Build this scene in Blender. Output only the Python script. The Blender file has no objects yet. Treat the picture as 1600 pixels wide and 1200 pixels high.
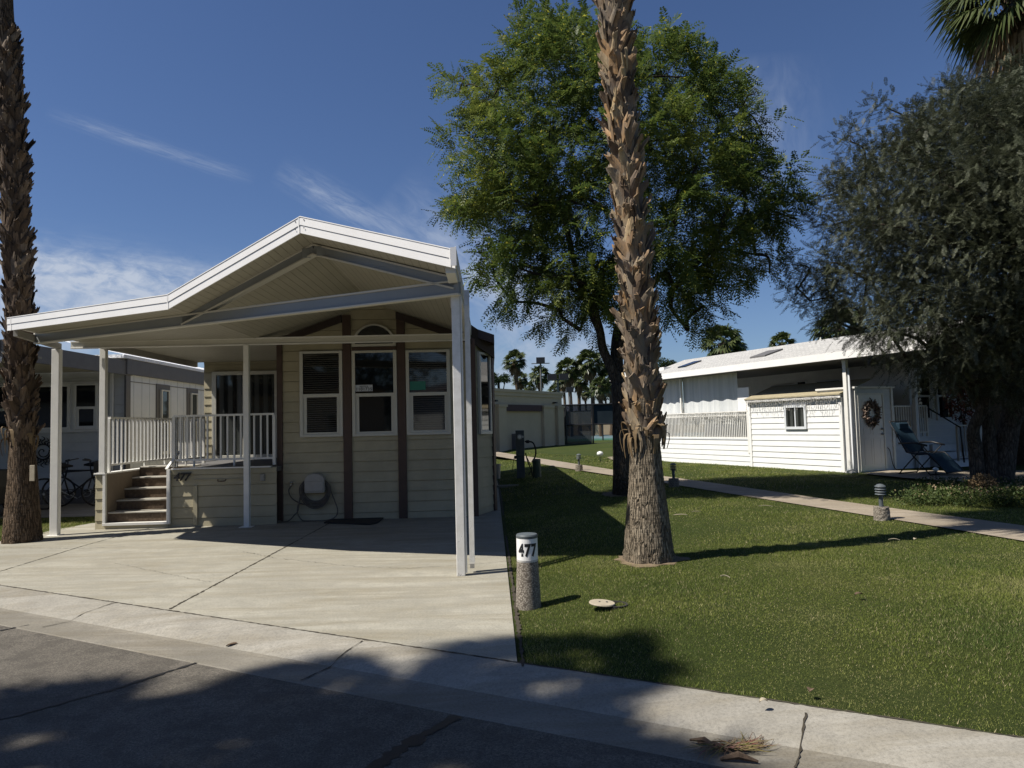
import bpy, bmesh, math, random
import numpy as np
from mathutils import Matrix, Vector, Quaternion
random.seed(7); rng = np.random.default_rng(11)
R = math.radians
scene = bpy.context.scene
col = scene.collection
# ---------------------------------------------------------------- camera model
FPX, H, PITCH, ROLL = 1109.0, 1.6, math.atan(64/1109.0), 0.025
Rm = Matrix.Rotation(PITCH, 3, 'X')
_r = Vector((math.cos(ROLL), 0, -math.sin(ROLL))); _u = Vector((math.sin(ROLL), 0, math.cos(ROLL)))
CR, CU, CF = Rm @ _r, Rm @ _u, Rm @ Vector((0, 1, 0))
def ray(px, py): return CF + CR*((px-800)/FPX) - CU*((py-600)/FPX)
def G(px, py, z=0.0):                      # point on a level surface
    d = ray(px, py); t = (z-H)/d.z
    return Vector((d.x*t, d.y*t, z))
def W(px, py, Y):                          # point at depth Y
    d = ray(px, py); t = Y/d.y
    return Vector((d.x*t, Y, H+d.z*t))
class Frame:
    def __init__(s, x, y, z, yaw):
        s.M = Matrix.Translation((x, y, z)) @ Matrix.Rotation(yaw, 4, 'Z'); s.I = s.M.inverted(); s.yaw = yaw
    def plane(s, px, py, y=0.0):           # local x,z where the sight line meets local plane y
        o = s.I @ Vector((0, 0, H)); d = s.I.to_3x3() @ ray(px, py); t = (y-o.y)/d.y
        p = o+d*t; return p.x, p.z
    def loc(s, p): return s.I @ p
WORLD = Frame(0, 0, 0, 0)
# ---------------------------------------------------------------- tagging
def tag(o, label=None, cat=None, group=None, kind=None):
    if label: o['label'] = label
    if cat: o['category'] = cat
    if group: o['group'] = group
    if kind: o['kind'] = kind
    return o
def thing(name, label, cat, loc=(0, 0, 0), yaw=0.0, group=None):
    o = bpy.data.objects.new(name, None); col.objects.link(o)
    o.empty_display_size = .2
    o.matrix_world = Matrix.Translation(loc) @ Matrix.Rotation(yaw, 4, 'Z')
    o['_m'] = [v for row in o.matrix_world for v in row]
    return tag(o, label, cat, group)
def mw(o):
    m = Matrix.Identity(4); ch = []
    while o: ch.append(o); o = o.parent
    for c in reversed(ch): m = m @ c.matrix_basis
    return m
def link(name, me, mat, parent=None, inv=True, loc=None):
    if mat:
        for m_ in (mat if isinstance(mat, (list, tuple)) else [mat]): me.materials.append(m_)
    o = bpy.data.objects.new(name, me); col.objects.link(o)
    if parent:
        o.parent = parent
        if inv: me.transform(mw(parent).inverted())
    elif loc is not None:
        me.transform(Matrix.Translation(-Vector(loc))); o.location = loc
    return o
class MB:
    def __init__(s, F=WORLD): s.v = []; s.f = []; s.F = F; s.mi = []; s.cm = 0
    def add(s, vs, fs):
        n = len(s.v); M = s.F.M
        s.v += [tuple(M @ Vector(v)) for v in vs]; s.f += [tuple(i+n for i in f) for f in fs]; s.mi += [s.cm]*len(fs)
        return s
    def box(s, x0, x1, y0, y1, z0, z1, T=None):
        vs = [(x, y, z) for x in (x0, x1) for y in (y0, y1) for z in (z0, z1)]
        if T is not None: vs = [T @ Vector(v) for v in vs]
        return s.add(vs, [(0, 1, 3, 2), (4, 6, 7, 5), (0, 4, 5, 1), (2, 3, 7, 6), (0, 2, 6, 4), (1, 5, 7, 3)])
    def bar(s, a, b, w, h, up=(0, 0, 1)):
        a, b = Vector(a), Vector(b); d = (b-a).normalized(); u = Vector(up)
        r = d.cross(u)
        if r.length < 1e-4: r = d.cross(Vector((0, 1, 0)))
        r.normalize(); u = r.cross(d).normalized()
        vs = [p+r*(i*w/2)+u*(j*h/2) for p in (a, b) for i, j in ((-1, -1), (1, -1), (1, 1), (-1, 1))]
        return s.add(vs, [(3, 2, 1, 0), (4, 5, 6, 7), (0, 1, 5, 4), (1, 2, 6, 5), (2, 3, 7, 6), (3, 0, 4, 7)])
    def tube(s, pts, r, n=8, cap=True, closed=False):
        pts = [Vector(p) for p in pts]; m = len(pts)
        rs = r if isinstance(r, (list, tuple)) else [r]*m
        vs = []; prev = None
        for i, p in enumerate(pts):
            if closed: t = pts[(i+1) % m]-pts[i-1]
            else: t = pts[min(i+1, m-1)]-pts[max(i-1, 0)]
            t = t.normalized() if t.length > 1e-9 else Vector((0, 0, 1))
            if prev is None:
                a = t.cross(Vector((0, 0, 1)))
                if a.length < .1: a = t.cross(Vector((0, 1, 0)))
            else: a = prev - t*prev.dot(t)
            a.normalize(); prev = a; b = t.cross(a)
            for k in range(n):
                an = 2*math.pi*k/n; vs.append(p+(a*math.cos(an)+b*math.sin(an))*rs[i])
        fs = []
        for i in range(m if closed else m-1):
            for k in range(n):
                j = (i+1) % m
                fs.append((i*n+k, i*n+(k+1) % n, j*n+(k+1) % n, j*n+k))
        if cap and not closed: fs += [tuple(range(n-1, -1, -1)), tuple((m-1)*n+k for k in range(n))]
        return s.add(vs, fs)
    def lathe(s, prof, n=24, c=(0, 0, 0), cap=True):
        vs = [(c[0]+r*math.cos(2*math.pi*k/n), c[1]+r*math.sin(2*math.pi*k/n), c[2]+z) for r, z in prof for k in range(n)]
        fs = [(i*n+k, i*n+(k+1) % n, (i+1)*n+(k+1) % n, (i+1)*n+k) for i in range(len(prof)-1) for k in range(n)]
        if cap: fs += [tuple(range(n-1, -1, -1)), tuple((len(prof)-1)*n+k for k in range(n))]
        return s.add(vs, fs)
    def prism(s, poly, z0, z1, axis='z'):
        n = len(poly)
        if axis == 'z': vs = [(x, y, z0) for x, y in poly]+[(x, y, z1) for x, y in poly]
        elif axis == 'y': vs = [(x, z0, y) for x, y in poly]+[(x, z1, y) for x, y in poly]
        else: vs = [(z0, x, y) for x, y in poly]+[(z1, x, y) for x, y in poly]
        return s.add(vs, [tuple(range(n-1, -1, -1)), tuple(range(n, 2*n))]+[(i, (i+1) % n, n+(i+1) % n, n+i) for i in range(n)])
    def siding(s, x0, x1, z0, z1, e=.181, lap=.016, y=0.0, clips=()):
        """lap boards on the plane y facing -y; clips = half planes a*x+b*z<=c"""
        z = z0
        while z < z1-1e-4:
            zt = min(z+e, z1); f = (zt-z)/e
            for poly, fn in (([(x0, z), (x1, z), (x1, zt), (x0, zt)], None),):
                P = poly
                for a, b, c in clips:
                    Q = []
                    for i in range(len(P)):
                        p, q = P[i], P[(i+1) % len(P)]; dp = a*p[0]+b*p[1]-c; dq = a*q[0]+b*q[1]-c
                        if dp <= 0: Q.append(p)
                        if dp*dq < 0:
                            t = dp/(dp-dq); Q.append((p[0]+(q[0]-p[0])*t, p[1]+(q[1]-p[1])*t))
                    P = Q
                    if len(P) < 3: break
                if len(P) < 3: continue
                g = .011; P = [(px, min(pz, zt-g) if zt-g > z else pz) for px, pz in P]
                s.add([(px, y-lap*(1-(pz-z)/e), pz) for px, pz in P], [tuple(range(len(P)))])
                tp = [p[0] for p in P if abs(p[1]-(zt-g)) < 1e-5]
                if len(tp) >= 2:
                    a_, b_ = min(tp), max(tp); s.add([(a_, y-lap*g/e, zt-g), (b_, y-lap*g/e, zt-g), (b_, y+.013, zt-g), (a_, y+.013, zt-g), (b_, y+.013, zt), (a_, y+.013, zt)], [(0, 1, 2, 3), (3, 2, 4, 5)])
                xs = [p[0] for p in P if abs(p[1]-z) < 1e-6]
                if len(xs) >= 2:
                    a_, b_ = min(xs), max(xs)
                    s.add([(a_, y+.013, z), (b_, y+.013, z), (b_, y-lap, z), (a_, y-lap, z)], [(0, 1, 2, 3)])
            z = zt
        return s
    def build(s, name, mat, parent=None, smooth=False, bevel=0, loc=None, inv=True):
        me = bpy.data.meshes.new(name); me.from_pydata(s.v, [], s.f)
        if isinstance(mat, (list, tuple)): me.polygons.foreach_set('material_index', s.mi)
        bm = bmesh.new(); bm.from_mesh(me)
        if bevel: bmesh.ops.remove_doubles(bm, verts=bm.verts, dist=1e-6)
        bmesh.ops.recalc_face_normals(bm, faces=bm.faces) if not smooth else None
        bm.to_mesh(me); bm.free()
        me.polygons.foreach_set('use_smooth', [bool(smooth)]*len(me.polygons))
        o = link(name, me, mat, parent, inv, loc)
        if bevel:
            b = o.modifiers.new('bevel', 'BEVEL'); b.width = bevel; b.segments = 2; b.limit_method = 'ANGLE'; b.angle_limit = R(50)
        return o
def npmesh(name, V, nper, mat, parent=None, smooth=False, loc=None):
    """V: (N,nper,3) world coordinates, every row one face"""
    N = V.shape[0]; me = bpy.data.meshes.new(name)
    me.vertices.add(N*nper); me.vertices.foreach_set('co', V.reshape(-1).astype(np.float32))
    me.loops.add(N*nper); me.loops.foreach_set('vertex_index', np.arange(N*nper, dtype=np.int32))
    me.polygons.add(N); me.polygons.foreach_set('loop_start', np.arange(0, N*nper, nper, dtype=np.int32))
    me.update(calc_edges=True)
    if smooth: me.polygons.foreach_set('use_smooth', [True]*N)
    return link(name, me, mat, parent, True, loc)
def text_mesh(txt, size, shear=0, bold=0.0, depth=0.002):
    cu = bpy.data.curves.new('lettering', 'FONT'); cu.body = txt; cu.size = size; cu.shear = shear; cu.offset = bold
    cu.extrude = depth; cu.space_character = 1.12; cu.align_x = 'CENTER'; cu.align_y = 'CENTER'; cu.resolution_u = 6
    o = bpy.data.objects.new('lettering', cu); col.objects.link(o)
    dg = bpy.context.evaluated_depsgraph_get(); me = bpy.data.meshes.new_from_object(o.evaluated_get(dg))
    bpy.data.objects.remove(o); return me
def copy_tree(o, parent=None):
    c = o.copy(); col.objects.link(c)
    if parent: c.parent = parent
    for ch in [k for k in bpy.data.objects if k.parent == o]: copy_tree(ch, c)
    return c
def nrm(a): return a/np.maximum(np.linalg.norm(a, axis=-1, keepdims=True), 1e-9)
# ---------------------------------------------------------------- materials
class NT:
    def __init__(s, name):
        s.m = bpy.data.materials.new(name); s.m.use_nodes = True; s.t = s.m.node_tree; s.n = s.t.nodes; s.l = s.t.links
        s.b = s.n['Principled BSDF']; s.out = s.n['Material Output']
        s.tc = s.n.new('ShaderNodeTexCoord'); s.co = s.tc.outputs['Object']
    def mapping(s, scale=(1, 1, 1), rot=(0, 0, 0), co=None):
        m = s.n.new('ShaderNodeMapping'); m.inputs['Scale'].default_value = scale; m.inputs['Rotation'].default_value = rot
        s.l.new(co or s.co, m.inputs['Vector']); return m.outputs[0]
    def noise(s, scale, detail=4, rough=.55, co=None, dist=0):
        t = s.n.new('ShaderNodeTexNoise'); t.inputs['Scale'].default_value = scale; t.inputs['Detail'].default_value = detail
        t.inputs['Roughness'].default_value = rough; t.inputs['Distortion'].default_value = dist
        s.l.new(co or s.co, t.inputs['Vector']); return t.outputs['Fac']
    def vor(s, scale, co=None, feat='F1', out='Distance'):
        t = s.n.new('ShaderNodeTexVoronoi'); t.feature = feat; t.inputs['Scale'].default_value = scale
        s.l.new(co or s.co, t.inputs['Vector']); return t.outputs[out]
    def wave(s, scale, axis='Z', co=None, dist=0, dscale=1, prof='SIN'):
        t = s.n.new('ShaderNodeTexWave'); t.bands_direction = axis; t.wave_profile = prof; t.inputs['Scale'].default_value = scale
        t.inputs['Distortion'].default_value = dist; t.inputs['Detail Scale'].default_value = dscale
        s.l.new(co or s.co, t.inputs['Vector']); return t.outputs['Fac']
    def ramp(s, fac, stops):
        r = s.n.new('ShaderNodeValToRGB'); e = r.color_ramp.elements
        while len(e) < len(stops): e.new(.5)
        for el, (p, c) in zip(e, stops):
            el.position = p; el.color = (*c, 1) if isinstance(c, tuple) else (c, c, c, 1)
        s.l.new(fac, r.inputs[0]); return r.outputs[0]
    def mix(s, fac, a, b, mode='MIX'):
        m = s.n.new('ShaderNodeMix'); m.data_type = 'RGBA'; m.blend_type = mode
        for sock, v in ((m.inputs[0], fac), (m.inputs[6], a), (m.inputs[7], b)):
            if isinstance(v, (int, float)): sock.default_value = v if sock == m.inputs[0] else (v, v, v, 1)
            elif isinstance(v, tuple): sock.default_value = (*v, 1)
            else: s.l.new(v, sock)
        return m.outputs[2]
    def island(s):
        g = s.n.new('ShaderNodeNewGeometry'); return g.outputs['Random Per Island']
    def math(s, op, a, b=0.0):
        m = s.n.new('ShaderNodeMath'); m.operation = op
        for i, v in enumerate((a, b)):
            if isinstance(v, (int, float)): m.inputs[i].default_value = v
            else: s.l.new(v, m.inputs[i])
        return m.outputs[0]
    def bump(s, h, strength=.3, dist=.01):
        b = s.n.new('ShaderNodeBump'); b.inputs['Strength'].default_value = strength; b.inputs['Distance'].default_value = dist
        s.l.new(h, b.inputs['Height'])
        if s.b.inputs['Normal'].is_linked: s.l.new(s.b.inputs['Normal'].links[0].from_socket, b.inputs['Normal'])
        s.l.new(b.outputs[0], s.b.inputs['Normal']); return s
    def fin(s, c, rough=.6, spec=.5, metal=0):
        if isinstance(c, tuple): s.b.inputs['Base Color'].default_value = (*c, 1)
        else: s.l.new(c, s.b.inputs['Base Color'])
        if isinstance(rough, (int, float)): s.b.inputs['Roughness'].default_value = rough
        else: s.l.new(rough, s.b.inputs['Roughness'])
        s.b.inputs['Specular IOR Level'].default_value = spec; s.b.inputs['Metallic'].default_value = metal
        return s.m
def mul(c, k): return tuple(x*k for x in c)
def paint(name, c, rough=.45, dirt=.12, scale=3.0, bump=.08, spec=.4, fine=60):
    t = NT(name); n = t.noise(scale, 6, .65); n2 = t.noise(fine, 3)
    cc = t.ramp(n, [(.25, mul(c, 1-dirt*1.6)), (.6, c)]); cc = t.mix(.25, cc, t.ramp(n2, [(.3, mul(c, .85)), (.7, c)]))
    t.bump(n2, bump, .002); return t.fin(cc, rough, spec)
M = {}
M['white'] = paint('white_paint', (.86, .84, .80), .4, .05)
M['white_post'] = paint('white_post_paint', (.80, .78, .72), .45, .10, 5)
t = NT('scuffed_white'); n = t.noise(9, 6, .7); z = t.n.new('ShaderNodeSeparateXYZ'); t.l.new(t.co, z.inputs[0])
sc = t.vor(14, t.mapping((3, 3, .6)), 'DISTANCE_TO_EDGE'); lowm = t.ramp(z.outputs[2], [(.05, 1.0), (.75, 0.0)])
m_ = t.math('MULTIPLY', t.ramp(sc, [(.0, 1.0), (.03, 0.0)]), t.math('MULTIPLY', lowm, t.ramp(n, [(.45, 0.0), (.6, 1.0)])))
M['post_front'] = t.fin(t.mix(m_, t.ramp(n, [(.3, (.68, .66, .6)), (.6, (.82, .80, .75))]), (.12, .10, .08)), .45, .4)
M['cream'] = paint('cream_siding_paint', (.44, .39, .26), .6, .2, 1.6, .12)
M['taupe'] = paint('stair_cheek_paint', (.20, .155, .11), .7, .15, 4)
M['brown'] = paint('brown_trim_paint', (.085, .052, .038), .55, .2, 5)
M['dark_brown'] = paint('dark_brown_fascia', (.05, .034, .028), .6, .2, 5)
M['win_frame'] = paint('vinyl_window_frame', (.60, .58, .50), .4, .06)
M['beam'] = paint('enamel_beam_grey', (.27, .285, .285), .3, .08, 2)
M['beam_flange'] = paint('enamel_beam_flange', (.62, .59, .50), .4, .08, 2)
M['white_siding'] = paint('white_siding_paint', (.80, .80, .77), .55, .08, 3, .1)
M['grey_siding'] = paint('grey_siding_paint', (.50, .52, .52), .6, .1, 3)
M['greywhite'] = paint('pale_grey_panel', (.66, .68, .69), .6, .07, 3)
M['slate'] = paint('slate_grey_trim', (.13, .125, .12), .6, .15, 4)
M['black'] = paint('black_enamel', (.018, .018, .02), .45, .2, 8)
M['rubber'] = paint('black_rubber', (.03, .027, .025), .85, .3, 10)
M['metal'] = NT('dull_metal').fin((.35, .36, .37), .35, .5, .9)
M['plastic_grey'] = paint('grey_plastic', (.38, .36, .32), .5, .1, 6)
M['teal'] = paint('teal_sling_fabric', (.006, .028, .048), .8, .2, 20)
M['box_grey'] = paint('pedestal_grey_green', (.10, .115, .12), .5, .2, 6)
M['green_box'] = paint('green_utility_plastic', (.06, .085, .06), .6, .25, 6)
# soffit: long grooved panels running away from the street
t = NT('soffit_panel'); w = t.wave(3.4, 'X', prof='SAW'); g = t.ramp(w, [(0, 0.0), (.06, 1.0), (.94, 1.0), (1, 0.0)])
c = t.mix(g, (.2, .18, .13), t.ramp(t.noise(1.3, 4), [(.3, (.37, .345, .27)), (.7, (.42, .39, .31))]))
t.bump(g, .6, .006); M['soffit'] = t.fin(c, .45, .4)
# concrete
def concrete(name, c, stain=.75, yaw=0.0):
    t = NT(name); p = t.mapping(rot=(0, 0, yaw))
    big = t.noise(.55, 6, .6, dist=.6); med = t.noise(3.5, 6, .7); fine = t.noise(55, 4, .8)
    streak = t.noise(1.3, 6, .65, co=t.mapping((.35, 2.6, 1), (0, 0, yaw+.35)), dist=1.2)
    swirl = t.noise(1.1, 8, .6, dist=3.0); grit = t.noise(260, 2, .9)
    a = t.ramp(big, [(.30, mul(c, stain*.95)), (.5, c), (.70, mul(c, 1.12))])
    a = t.mix(t.ramp(streak, [(.42, 0.0), (.66, .85)]), a, (c[0]*.70, c[1]*.66, c[2]*.58))
    a = t.mix(t.ramp(swirl, [(.49, 0.0), (.51, .3), (.54, 0.0)]), a, mul(c, .6))
    a = t.mix(t.ramp(med, [(.36, .6), (.56, 0.0)]), a, mul(c, .76))
    a = t.mix(.7, a, t.mix(1.0, a, t.ramp(fine, [(.32, .62), (.5, 1.0), (.7, 1.2)]), 'MULTIPLY'))
    a = t.mix(.6, a, t.mix(1.0, a, t.ramp(grit, [(.3, .7), (.65, 1.08)]), 'MULTIPLY'))
    vv = t.vor(38); a = t.mix(t.ramp(vv, [(.03, .35), (.07, 0.0)]), a, mul(c, .45))
    t.bump(fine, .35, .003).bump(med, .25, .006)
    return t.fin(a, .85, .25)
M['concrete'] = concrete('driveway_concrete', (.345, .325, .265), .84)
M['kerb'] = concrete('kerb_concrete', (.31, .29, .245), .72, .48)
M['pan'] = concrete('gutter_pan_concrete', (.235, .215, .175), .62, .48)
M['path'] = concrete('path_concrete', (.33, .28, .215), .8, .3)
M['joint'] = paint('joint_dirt', (.055, .045, .03), .95, .4, 14)
# asphalt
t = NT('asphalt'); f = t.noise(230, 3, .8); v = t.vor(150); b = t.noise(.8, 5, .6)
a = t.ramp(b, [(.35, (.070, .061, .048)), (.62, (.105, .092, .073))])
a = t.mix(t.ramp(f, [(.4, 0.0), (.75, .9)]), a, (.20, .18, .145)); a = t.mix(t.ramp(v, [(.05, .6), (.3, 0.0)]), a, (.035, .033, .03))
g1 = t.noise(75, 3, .85); a = t.mix(.85, a, t.mix(1.0, a, t.ramp(g1, [(.36, .45), (.5, 1.0), (.66, 1.7)]), 'MULTIPLY'))
g2_ = t.noise(5, 6, .7); a = t.mix(t.ramp(g2_, [(.42, .5), (.55, 0.0)]), a, (.055, .048, .038)); w2 = t.vor(22); a = t.mix(t.ramp(w2, [(.02, .8), (.05, 0.0)]), a, (.32, .29, .24))
t.bump(f, .7, .006).bump(v, .4, .004); M['asphalt'] = t.fin(a, .8, .35)
M['tar'] = paint('crack_sealer', (.022, .021, .02), .5, .3, 12, .3)
# soil and turf
t = NT('turf_soil'); b = t.noise(.5, 5, .6); f = t.noise(40, 5, .8)
a = t.ramp(b, [(.3, (.05, .07, .018)), (.55, (.075, .092, .024)), (.75, (.12, .125, .035))])
a = t.mix(t.ramp(f, [(.35, .8), (.7, 0.0)]), a, (.02, .03, .008)); t.bump(f, 1, .03); M['turf'] = t.fin(a, .95, .1)
def leafmat(name, c1, c2, c3, nscale=1.0, trans=.35, gloss=.25, rough=.5, isl=.5, dead=None):
    t = NT(name); isn = t.island(); n = t.noise(nscale, 3, .6)
    a = t.ramp(n, [(.3, c1), (.55, c2), (.75, c3)]); b = t.ramp(isn, [(0, c1), (.5, c2), (1, c3)])
    c = t.mix(isl, a, b)
    if dead: c = t.mix(t.ramp(isn, [(dead[0], 0.0), (dead[0]+.01, 1.0)]), c, dead[1])
    d = t.n.new('ShaderNodeBsdfTranslucent'); t.l.new(c, d.inputs[0]); mx = t.n.new('ShaderNodeMixShader')
    t.fin(c, rough, gloss); mx.inputs[0].default_value = trans
    t.l.new(t.b.outputs[0], mx.inputs[1]); t.l.new(d.outputs[0], mx.inputs[2]); t.l.new(mx.outputs[0], t.out.inputs[0]); return t.m
M['grass'] = leafmat('grass_blades', (.060, .105, .022), (.19, .22, .046), (.42, .38, .17), .75, .3, .12, .65, .30, (.90, (.42, .36, .20)))
M['leaf_green'] = leafmat('pinnate_foliage', (.036, .066, .016), (.085, .125, .028), (.22, .24, .050), .5, .42, .2, .5, .4, (.97, (.42, .40, .06)))
M['leaf_olive'] = leafmat('olive_foliage', (.028, .034, .018), (.062, .071, .040), (.20, .21, .145), .8, .2, .2, .5, .45)
M['leaf_palm'] = leafmat('palm_fan_foliage', (.030, .045, .014), (.055, .075, .020), (.11, .12, .04), 1.5, .2, .4, .4, .4)
M['leaf_dead'] = leafmat('dead_palm_fan', (.10, .07, .035), (.19, .13, .07), (.30, .22, .12), 1.5, .1, .2, .7, .5)
M['leaf_bush'] = leafmat('bedding_foliage', (.03, .05, .015), (.06, .09, .025), (.13, .14, .04), 3, .2, .2, .6, .5)
M['leaf_dark'] = leafmat('hedge_foliage', (.014, .026, .010), (.025, .045, .014), (.05, .07, .02), 2, .2, .2, .6, .5)
M['petal'] = leafmat('flower_petals', (.42, .34, .18), (.36, .30, .18), (.42, .26, .2), 3, .2, .2, .6, .8)
# palm boots
t = NT('palm_boots'); i_ = t.island(); g = t.noise(40, 4, .7, co=t.mapping((1, 1, .12))); n = t.noise(2.5, 4, .6)
a = t.ramp(i_, [(0, (.05, .036, .026)), (.25, (.17, .115, .07)), (.5, (.42, .25, .11)), (.75, (.20, .16, .11)), (1, (.58, .42, .22))])
a = t.mix(t.ramp(g, [(.32, .6), (.6, 0.0)]), a, (.13, .085, .05)); a = t.mix(t.ramp(n, [(.42, 0.0), (.6, .65)]), a, (.19, .165, .135))
t.bump(g, .6, .01); M['boots'] = t.fin(a, .75, .2)
t = NT('palm_boots_weathered'); i_ = t.island(); g = t.noise(40, 4, .7, co=t.mapping((1, 1, .12)))
a = t.ramp(i_, [(0, (.045, .032, .024)), (.4, (.12, .08, .05)), (.75, (.19, .13, .085)), (1, (.27, .21, .15))])
a = t.mix(t.ramp(g, [(.35, .75), (.65, 0.0)]), a, (.05, .036, .024)); t.bump(g, .6, .01); M['boots_grey'] = t.fin(a, .8, .2)
t = NT('palm_core'); M['core'] = t.bump(t.noise(30, 4), 1, .02).fin(t.ramp(t.noise(12), [(.3, (.02, .014, .01)), (.7, (.07, .045, .03))]), .9, .1)
def palmbark(name, c1, c2, c3):
    t = NT(name); uv = t.mapping((1, 1, .10)); f = t.vor(46, uv, 'DISTANCE_TO_EDGE'); n = t.noise(5, 5, .7); r = t.noise(7, 5, .75, co=t.mapping((.35, .35, 9)))
    fi = t.noise(70, 4, .8, co=t.mapping((1, 1, .25)))
    a = t.ramp(n, [(.3, c1), (.5, c2), (.7, c3)]); a = t.mix(t.ramp(f, [(.0, .75), (.12, 0.0)]), a, mul(c1, .3))
    a = t.mix(t.ramp(r, [(.36, .6), (.5, 0.0)]), a, mul(c1, .5)); a = t.mix(t.ramp(fi, [(.35, .6), (.6, 0.0)]), a, mul(c1, .6))
    t.bump(t.ramp(f, [(0, 0.0), (.16, 1.0)]), 1, .03).bump(r, .5, .02).bump(fi, .4, .008); return t.fin(a, .9, .15)
M['palmbark'] = palmbark('palm_bark', (.20, .165, .12), (.31, .25, .175), (.42, .355, .26))
M['palmbark2'] = palmbark('palm_bark_brown', (.12, .085, .055), (.18, .125, .08), (.24, .18, .125))
t = NT('rough_bark'); f = t.vor(24, t.mapping((1, 1, .2)), 'DISTANCE_TO_EDGE'); n = t.noise(11, 7, .8)
a = t.ramp(n, [(.3, (.045, .036, .028)), (.55, (.10, .085, .07)), (.72, (.20, .175, .145))]); a = t.mix(t.ramp(f, [(.0, .8), (.12, 0.0)]), a, (.02, .016, .012))
t.bump(t.ramp(f, [(0, 0.0), (.2, 1.0)]), .8, .02).bump(n, .6, .02); M['bark'] = t.fin(a, .9, .15)
t = NT('limb_bark'); n = t.noise(9, 6, .75); t.bump(n, .5, .01); M['limb'] = t.fin(t.ramp(n, [(.3, (.02, .016, .012)), (.7, (.06, .048, .036))]), .9, .15)
# glass with closed blinds behind
def glass(name, c1, c2, sc=0, axis='Z', rough=.04):
    t = NT(name); c = c1
    if sc: c = t.ramp(t.wave(sc, axis), [(.25, c1), (.75, c2)])
    return t.fin(c, rough, .75)
M['blind_glass'] = glass('window_glass_with_blinds', (.004, .004, .004), (.055, .053, .048), 8.2)
M['dark_glass'] = glass('dark_window_glass', (.006, .007, .008), None)
M['curtain_glass'] = glass('door_glass_with_drapes', (.012, .014, .013), (.06, .065, .06), 1.6, 'X')
t = NT('exposed_aggregate'); v = t.vor(70); n = t.noise(8, 5, .7); f = t.noise(120, 3, .8)
a = t.ramp(v, [(.05, (.40, .36, .30)), (.35, (.30, .265, .215)), (.6, (.12, .10, .08))]); a = t.mix(t.ramp(n, [(.4, 0.0), (.65, .6)]), a, (.24, .21, .17))
t.bump(v, -1, .012).bump(f, .5, .004); M['aggregate'] = t.fin(a, .9, .2)
t = NT('stair_brick_carpet'); w1 = t.noise(22, 4, .7); M['riser'] = t.bump(w1, .4, .005).fin(t.ramp(w1, [(.3, (.07, .05, .035)), (.6, (.12, .088, .062)), (.8, (.2, .155, .12))]), .9, .1)
M['tread'] = paint('stair_tread_nosing', (.48, .45, .38), .6, .15, 6)
M['lettering'] = NT('black_numerals').fin((.012, .012, .013), .45, .4)
t = NT('roof_shingles'); br = t.n.new('ShaderNodeTexBrick'); br.inputs['Scale'].default_value = 3.2; br.inputs['Mortar Size'].default_value = .012
br.inputs['Color1'].default_value = (.50, .49, .46, 1); br.inputs['Color2'].default_value = (.40, .39, .37, 1); br.inputs['Mortar'].default_value = (.2, .2, .19, 1)
t.l.new(t.co, br.inputs['Vector']); n = t.noise(120, 3, .8); M['shingle'] = t.bump(n, .4, .01).fin(t.mix(.5, br.outputs['Color'], t.mix(1.0, br.outputs['Color'], t.ramp(n, [(.3, .6), (.7, 1.1)]), 'MULTIPLY')), .9, .15)
M['shingle_tan'] = paint('tan_shingles', (.36, .31, .20), .9, .25, 12, .6)
t = NT('crinkled_foil_roof'); n = t.noise(6, 5, .6, dist=1.5); M['foil'] = t.bump(n, 1, .08).fin((.88, .88, .88), .6, .4)
M['stucco'] = paint('beige_stucco', (.56, .44, .29), .85, .12, .6, .5, .2, 30)
M['stucco_tan'] = paint('tan_stucco', (.30, .235, .18), .85, .12, .6, .5, .2, 30)
M['maroon'] = paint('maroon_panel', (.06, .02, .016), .6, .2, 3)
t = NT('roller_shade_fabric'); w = t.noise(2.2, 4, .6, co=t.mapping((3.2, 3.2, .15))); M['shade'] = t.bump(w, .6, .05).fin(t.ramp(w, [(.3, (.50, .52, .52)), (.7, (.68, .69, .67))]), .8, .2)
t = NT('windscreen_mesh'); M['screen'] = t.fin(t.ramp(t.noise(1.2, 3), [(.3, (.012, .022, .03)), (.7, (.022, .034, .042))]), .8, .2)
t = NT('court_blue'); M['court'] = t.fin((.10, .15, .16), .8, .2)
t = NT('court_green'); M['court_green'] = t.fin((.045, .12, .075), .8, .2)
t = NT('hazy_hills'); n = t.noise(.004, 6, .7); M['hills'] = t.fin(t.ramp(n, [(.3, (.24, .27, .36)), (.7, (.36, .37, .42))]), 1, 0)  # distance haze is put into the pale blue-grey base colour
M['wreath'] = leafmat('dried_wreath', (.08, .06, .045), (.28, .2, .16), (.55, .48, .42), 9, .1, .1, .8, .8)
M['teal_paper'] = NT('teal_paper').fin((.05, .22, .17), .7, .3)
M['paper'] = NT('white_paper').fin((.55, .57, .6), .6, .3)
M['lid'] = paint('tan_valve_lid', (.42, .36, .26), .7, .2, 18)
M['chrome'] = NT('wheel_silver').fin((.4, .4, .42), .3, .5, .8)
M['tin'] = NT('aluminium_rail').fin((.7, .7, .68), .35, .5, .7)
t = NT('translucent_marker'); M['marker'] = t.fin((.72, .73, .72), .4, .4)

M['hose'] = paint('garden_hose', (.13, .115, .095), .6, .3, 20)
M['soil'] = paint('dry_soil', (.20, .15, .10), .95, .4, 9, .8, .1, 40)
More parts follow.
